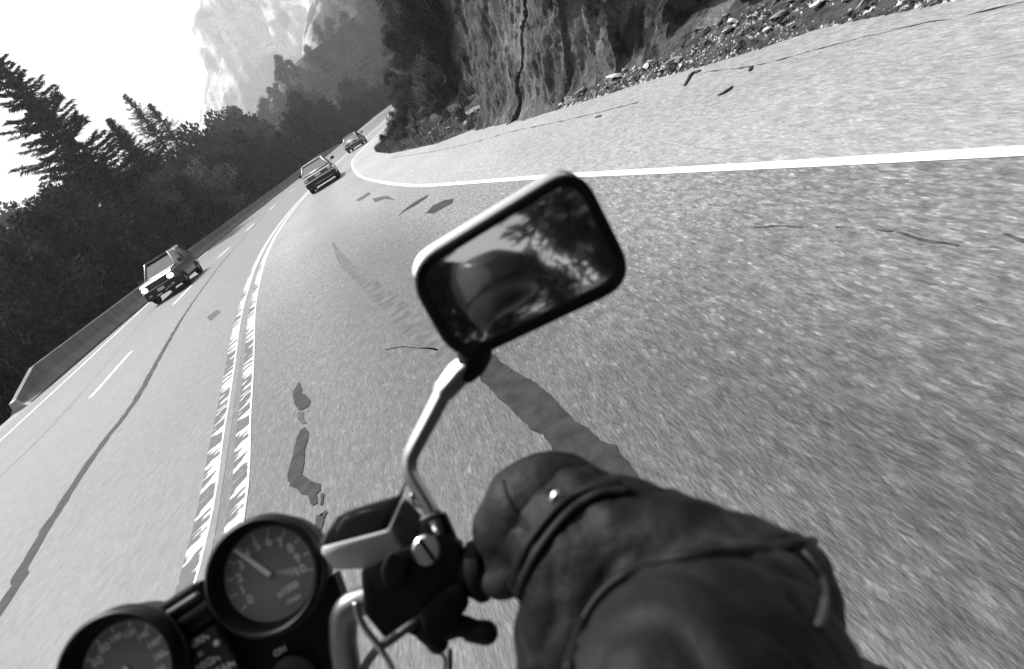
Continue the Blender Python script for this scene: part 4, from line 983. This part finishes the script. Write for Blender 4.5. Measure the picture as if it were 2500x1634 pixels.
hs = MB(); hs.loft([back(o2, .004, 0), back(o2, -.003, 0), back(o1, -.0045, 0), back(o0, -.002, 0), back(o0, .004, .001)], True, False); hs.build('mirror_rim', M_RUBBER, mi, smooth_=60)
sh_ = rrect(MC, .034, 8, shrink=.004); sh2 = rrect(MC, .034, 8, shrink=.015); sh3 = rrect(MC, .03, 8, shrink=.03)
hs = MB(); hs.loft([back(o0, .004, .002), back(o0, .010, .0075), back(sh_, .017, .0085), back(sh2, .026, .006), back(sh3, .030, .004)]); hs.build('mirror_shell', M_SHELL, mi, smooth_=60)
# convex glass
GT = up0*.085
gl = MB(); cen = sum(o2, Vector())/len(o2); rings = []
for k in range(1, 13):
    f = k/12; ring = []
    for p in o2:
        v = (p-cen)*f; ring.append(cen+v-mn*(v.length_squared/(2*.9)-v.dot(GT))+mn*.0035)
    rings.append(ring)
gl.v = [cen+mn*.0035]; n = len(o2); gl.f = [(0, 1+j, 1+(j+1) % n) for j in range(n)]
gl.v += [p for r in rings for p in r]
gl.f += [(1+i*n+j, 1+(i+1)*n+j, 1+(i+1)*n+(j+1) % n, 1+i*n+(j+1) % n) for i in range(11) for j in range(n)]
MROT = Matrix.Rotation(radians(0), 3, RV)
gl.build('mirror_glass', M_MIRROR, mi, smooth_=1)
st = MB()
st.facetbar([V(1150, 885, .507), V(1120, 912, .506), V(1084, 955, .505), V(1078, 964, .505)], [.0092, .0100, .0088, .0078], 1)
st.facetbar([V(1084, 955, .505), V(1049, 1023, .504), V(1010, 1096, .503), V(1000, 1124, .503), V(1001, 1150, .503), V(1011, 1175, .503), V(1033, 1213, .503), V(1060, 1262, .503), V(1074, 1295, .505)], [.0070, .0068, .0062, .0060, .0058, .0058, .0058, .0062, .0072], 5)
st.build('mirror_stem', M_STEM, mi, smooth_=50)
MB().tube([V(1160, 862, .510), V(1150, 890, .508), V(1138, 905, .507)], [.014, .0125, .0105], 18, 2, True).build('stem_joint', M_RUBBER, mi, smooth_=1)
# lower parts hidden below the frame but there from the side: forks, tank, lamp shell
c0 = V(560, 1560, .62); dn = -BY
MB().tube([c0, c0+dn*.25+fw*.18, c0+dn*.5+fw*.38], .022, 16).build('fork_leg', M_STEEL, bike, smooth_=1)

# ------------------------------------------------------------------ the rider
rider = empty('person', (.12, .0, 0), 'motorcycle rider in dark leather jacket and gloves, right arm out to the throttle', 'person')
def remesh(name, mb, M, voxel, parent, smooth_it=6, disp=None):
    me = bpy.data.meshes.new(name); me.from_pydata([tuple(v) for v in mb.v], [], mb.f); me.update()
    bm = bmesh.new(); bm.from_mesh(me); bmesh.ops.recalc_face_normals(bm, faces=bm.faces); bm.to_mesh(me); bm.free()
    o = bpy.data.objects.new('tmp', me); COL.objects.link(o)
    md = o.modifiers.new('r', 'REMESH'); md.mode = 'VOXEL'; md.voxel_size = voxel
    m2 = o.modifiers.new('s', 'SMOOTH'); m2.iterations = smooth_it; m2.factor = .6
    bpy.context.view_layer.update()
    ne = bpy.data.meshes.new_from_object(o.evaluated_get(bpy.context.evaluated_depsgraph_get())); bpy.data.objects.remove(o); bpy.data.meshes.remove(me)
    off = parent.location.copy()
    if disp:
        nn = [v.normal.copy() for v in ne.vertices]
        for v, n_ in zip(ne.vertices, nn): v.co = v.co+n_*disp(v.co)
    for v in ne.vertices: v.co -= off
    for p in ne.polygons: p.use_smooth = True
    ne.name = name; ne.materials.clear(); ne.materials.append(M)
    r = bpy.data.objects.new(name, ne); COL.objects.link(r); r.parent = parent; return r
def folds(ax, freq, amp):
    def f(co):
        p = co-CAM; u_ = p.dot(ax)
        return amp*(noise.noise(Vector((u_*freq, p.dot(RV)*9, p.dot(UV_)*9)))+.5*noise.noise(p*60)-.6*(1-abs(noise.noise(p*26+Vector((4, 1, 7))))*2.2)**3)
    return f
jk = MB()
jk.tube([V(1345, 1275, .50), V(1440, 1330, .465), V(1570, 1385, .44), V(1700, 1430, .42), V(1850, 1468, .395)], [.049, .053, .056, .056, .050], 28, 5, True)
jk.tube([V(1440, 1370, .455), V(1475, 1560, .44), V(1500, 1800, .43), V(1560, 2100, .40)], [.055, .062, .066, .07], 28, 5, True)
jk.tube([V(1830, 1480, .375), V(1790, 1600, .33), V(1730, 1760, .29), V(1700, 2150, .24), V(1600, 3200, .20)], [.042, .060, .068, .068, .075], 28, 5, True)
# shoulder and torso behind the camera
S0 = V(1600, 3200, .20)
TB = CAM+Vector((.14, -.24, -.26)); 
jk.tube([S0, TB+Vector((.06, .03, .02)), TB+Vector((-.10, -.03, 0)), TB+Vector((-.34, .0, -.03))], [.072, .085, .10, .085], 24, 4, True)
jk.tube([TB+Vector((-.12, -.02, .0)), TB+Vector((-.14, -.05, -.25)), TB+Vector((-.16, -.06, -.52))], [.15, .16, .15], 28, 4, True)
jacket = remesh('jacket', jk, M_JACKET, .0045, rider, 5, folds(UV_, 16, .005))
gv = MB()
# back of the hand and wrist
gv.tube([V(1375, 1215, .495), V(1330, 1225, .492), V(1280, 1255, .492), V(1245, 1290, .495)], [.036, .038, .037, .030], 24, 4, True)
gv.tube([V(1420, 1270, .485), V(1370, 1290, .485), V(1310, 1300, .488), V(1260, 1330, .495)], [.042, .042, .036, .028], 24, 4, True)
for k in range(4):                        # four fingers over the grip
    a, b = 1325-k*33, 1165+k*18; rr = (.0110, .0116, .0110, .0098)[k]
    gv.tube([V(a+30, b+50, .50), V(a, b, .515), V(a-12, b+15, .545), V(a+5, b+75, .556), V(a+35, b+115, .545)], [rr*1.25, rr*1.15, rr, rr*.95, rr*.85], 12, 4, True)
gv.tube([V(1320, 1350, .485), V(1262, 1400, .478), V(1225, 1425, .483), V(1190, 1418, .495)], [.018, .0145, .0125, .0105], 12, 4, True)   # thumb
hand = remesh('glove', gv, M_GLOVE, .0028, rider, 3, folds(RV, 30, .0012))
from mathutils.bvhtree import BVHTree
def bvh_of(o): return BVHTree.FromPolygons([v.co+rider.location for v in o.data.vertices], [tuple(p.vertices) for p in o.data.polygons])
BV = [bvh_of(jacket), bvh_of(hand)]
def on_cloth(px, py, lift=0.0):          # where the seam lies on the leather
    d = (V(px, py, 1)-CAM).normalized(); best = None
    for b in BV:
        h_ = b.ray_cast(CAM+d*.2, d)
        if h_[0] is not None and (best is None or h_[3] < best[3]): best = h_
    return (best[0]+best[1]*lift) if best else V(px, py, .45)
def bandpts(pts, r, name, M, parent=rider, lift=.0):
    P = catmull([Vector((p[0], p[1], 0)) for p in pts], 6); Q = [on_cloth(p.x, p.y, lift) for p in P]
    for _ in range(2): Q = [Q[0]]+[(Q[i-1]+Q[i]*2+Q[i+1])/4 for i in range(1, len(Q)-1)]+[Q[-1]]
    return MB().tube(Q, r, 10, 1, True).build(name, M, parent, smooth_=1)
# straps, seams that stand proud; crease shade and elbow highlight drawn as bands
bandpts([(1252, 1432, 0.452), (1285, 1345, 0.441), (1335, 1272, 0.436), (1392, 1218, 0.437), (1450, 1192, 0.445), (1510, 1186, 0.458)], .0042, 'cuff_welt', M_SEAMCREASE)
bandpts([(1268, 1450, 0.446), (1305, 1365, 0.430), (1362, 1285, 0.424), (1418, 1232, 0.426), (1475, 1204, 0.434), (1530, 1200, 0.448)], .0042, 'cuff_welt', M_SEAMCREASE)
bandpts([(1228, 1175, .462), (1240, 1215, .455), (1262, 1255, .452), (1290, 1290, .452)], .0014, 'glove_seam', M_SEAMCREASE)
MB().lathe(on_cloth(1361, 1222), RV*.7+UV_*.5, (-RV*.4+UV_*.9).normalized(), (-fw-RV*.1).normalized(), [(.0068, -.004), (.0068, .001), (.005, .003), (.0003, .0035)], 20).build('snap_button', M_SNAP, rider, smooth_=40)
bandpts([(1392, 1634), (1420, 1530), (1470, 1450), (1545, 1395), (1640, 1365), (1780, 1352), (1900, 1336), (1985, 1322)], .0035, 'sleeve_seam', M_SEAMCREASE)  # black band painting the shade in the sleeve crease
bandpts([(1965, 1352), (2000, 1400), (2012, 1460), (2000, 1525)], .0022, 'elbow_piping', M_CAP)  # paler band standing in for the highlight on the elbow edge
tl = MB(); tl.tube([V(2030, 1790, .62), V(2120, 1960, .50), V(2200, 2600, .35), V(1900, 3300, .3)], [.080, .095, .10, .11], 24, 4, True)
tl.tube([V(1990, 1790, .62), V(1860, 2000, .8), V(1800, 2150, .95)], [.078, .065, .055], 24, 4, True)
remesh('trousers', tl, M_TROU, .008, rider, 4, folds(UV_, 12, .005))
# helmeted head above the shoulders
HC = CAM+Vector((-.02, -.30, .10))
hm = MB().lathe(HC, Vector((1, 0, 0)), Vector((0, 1.12, 0)), Vector((0, 0, 1)), [(.07, -.15), (.115, -.13), (.13, -.06), (.135, .0), (.125, .06), (.095, .11), (.05, .14), (.001, .148)], 36)
hm.build('helmet', M_HELM, rider, smooth_=1)
vs = MB(); rg = []
for z, r in ((-.05, .137), (-.01, .141), (.04, .137)):
    rg.append([HC+Vector((sin(a)*r, cos(a)*r*1.12, z)) for a in [radians(-70+140*k/16) for k in range(17)]])
vs.loft(rg, False, False); vs.build('visor', M_VISOR, rider, smooth_=1)

# ------------------------------------------------------------------ haze
HAZE = True
if HAZE:
    z0, z1 = min(v.co.z for v in bpy.data.objects['ground'].data.vertices)-1.5, max(max(v.co.z for v in o_.data.vertices) for o_ in bpy.data.objects if o_.name.split('.')[0] in ('mountain', 'hill', 'ground'))+12
    mb = MB().box(((0), 800, (z0+z1)/2), (3600, 2400, z1-z0)); M = bpy.data.materials.new('haze'); M.use_nodes = True; N, L = nodes_of(M)
    N.remove(N['Principled BSDF']); pv = N.new('ShaderNodeVolumePrincipled'); pv.inputs['Color'].default_value = (.95, .95, .95, 1); pv.inputs['Density'].default_value = .0006; pv.inputs['Anisotropy'].default_value = .35
    L(pv.outputs[0], N['Material Output'].inputs['Volume']); tag(mb.build('haze', M), 'thin bright haze in the air towards the mountain', 'haze', None, 'stuff')
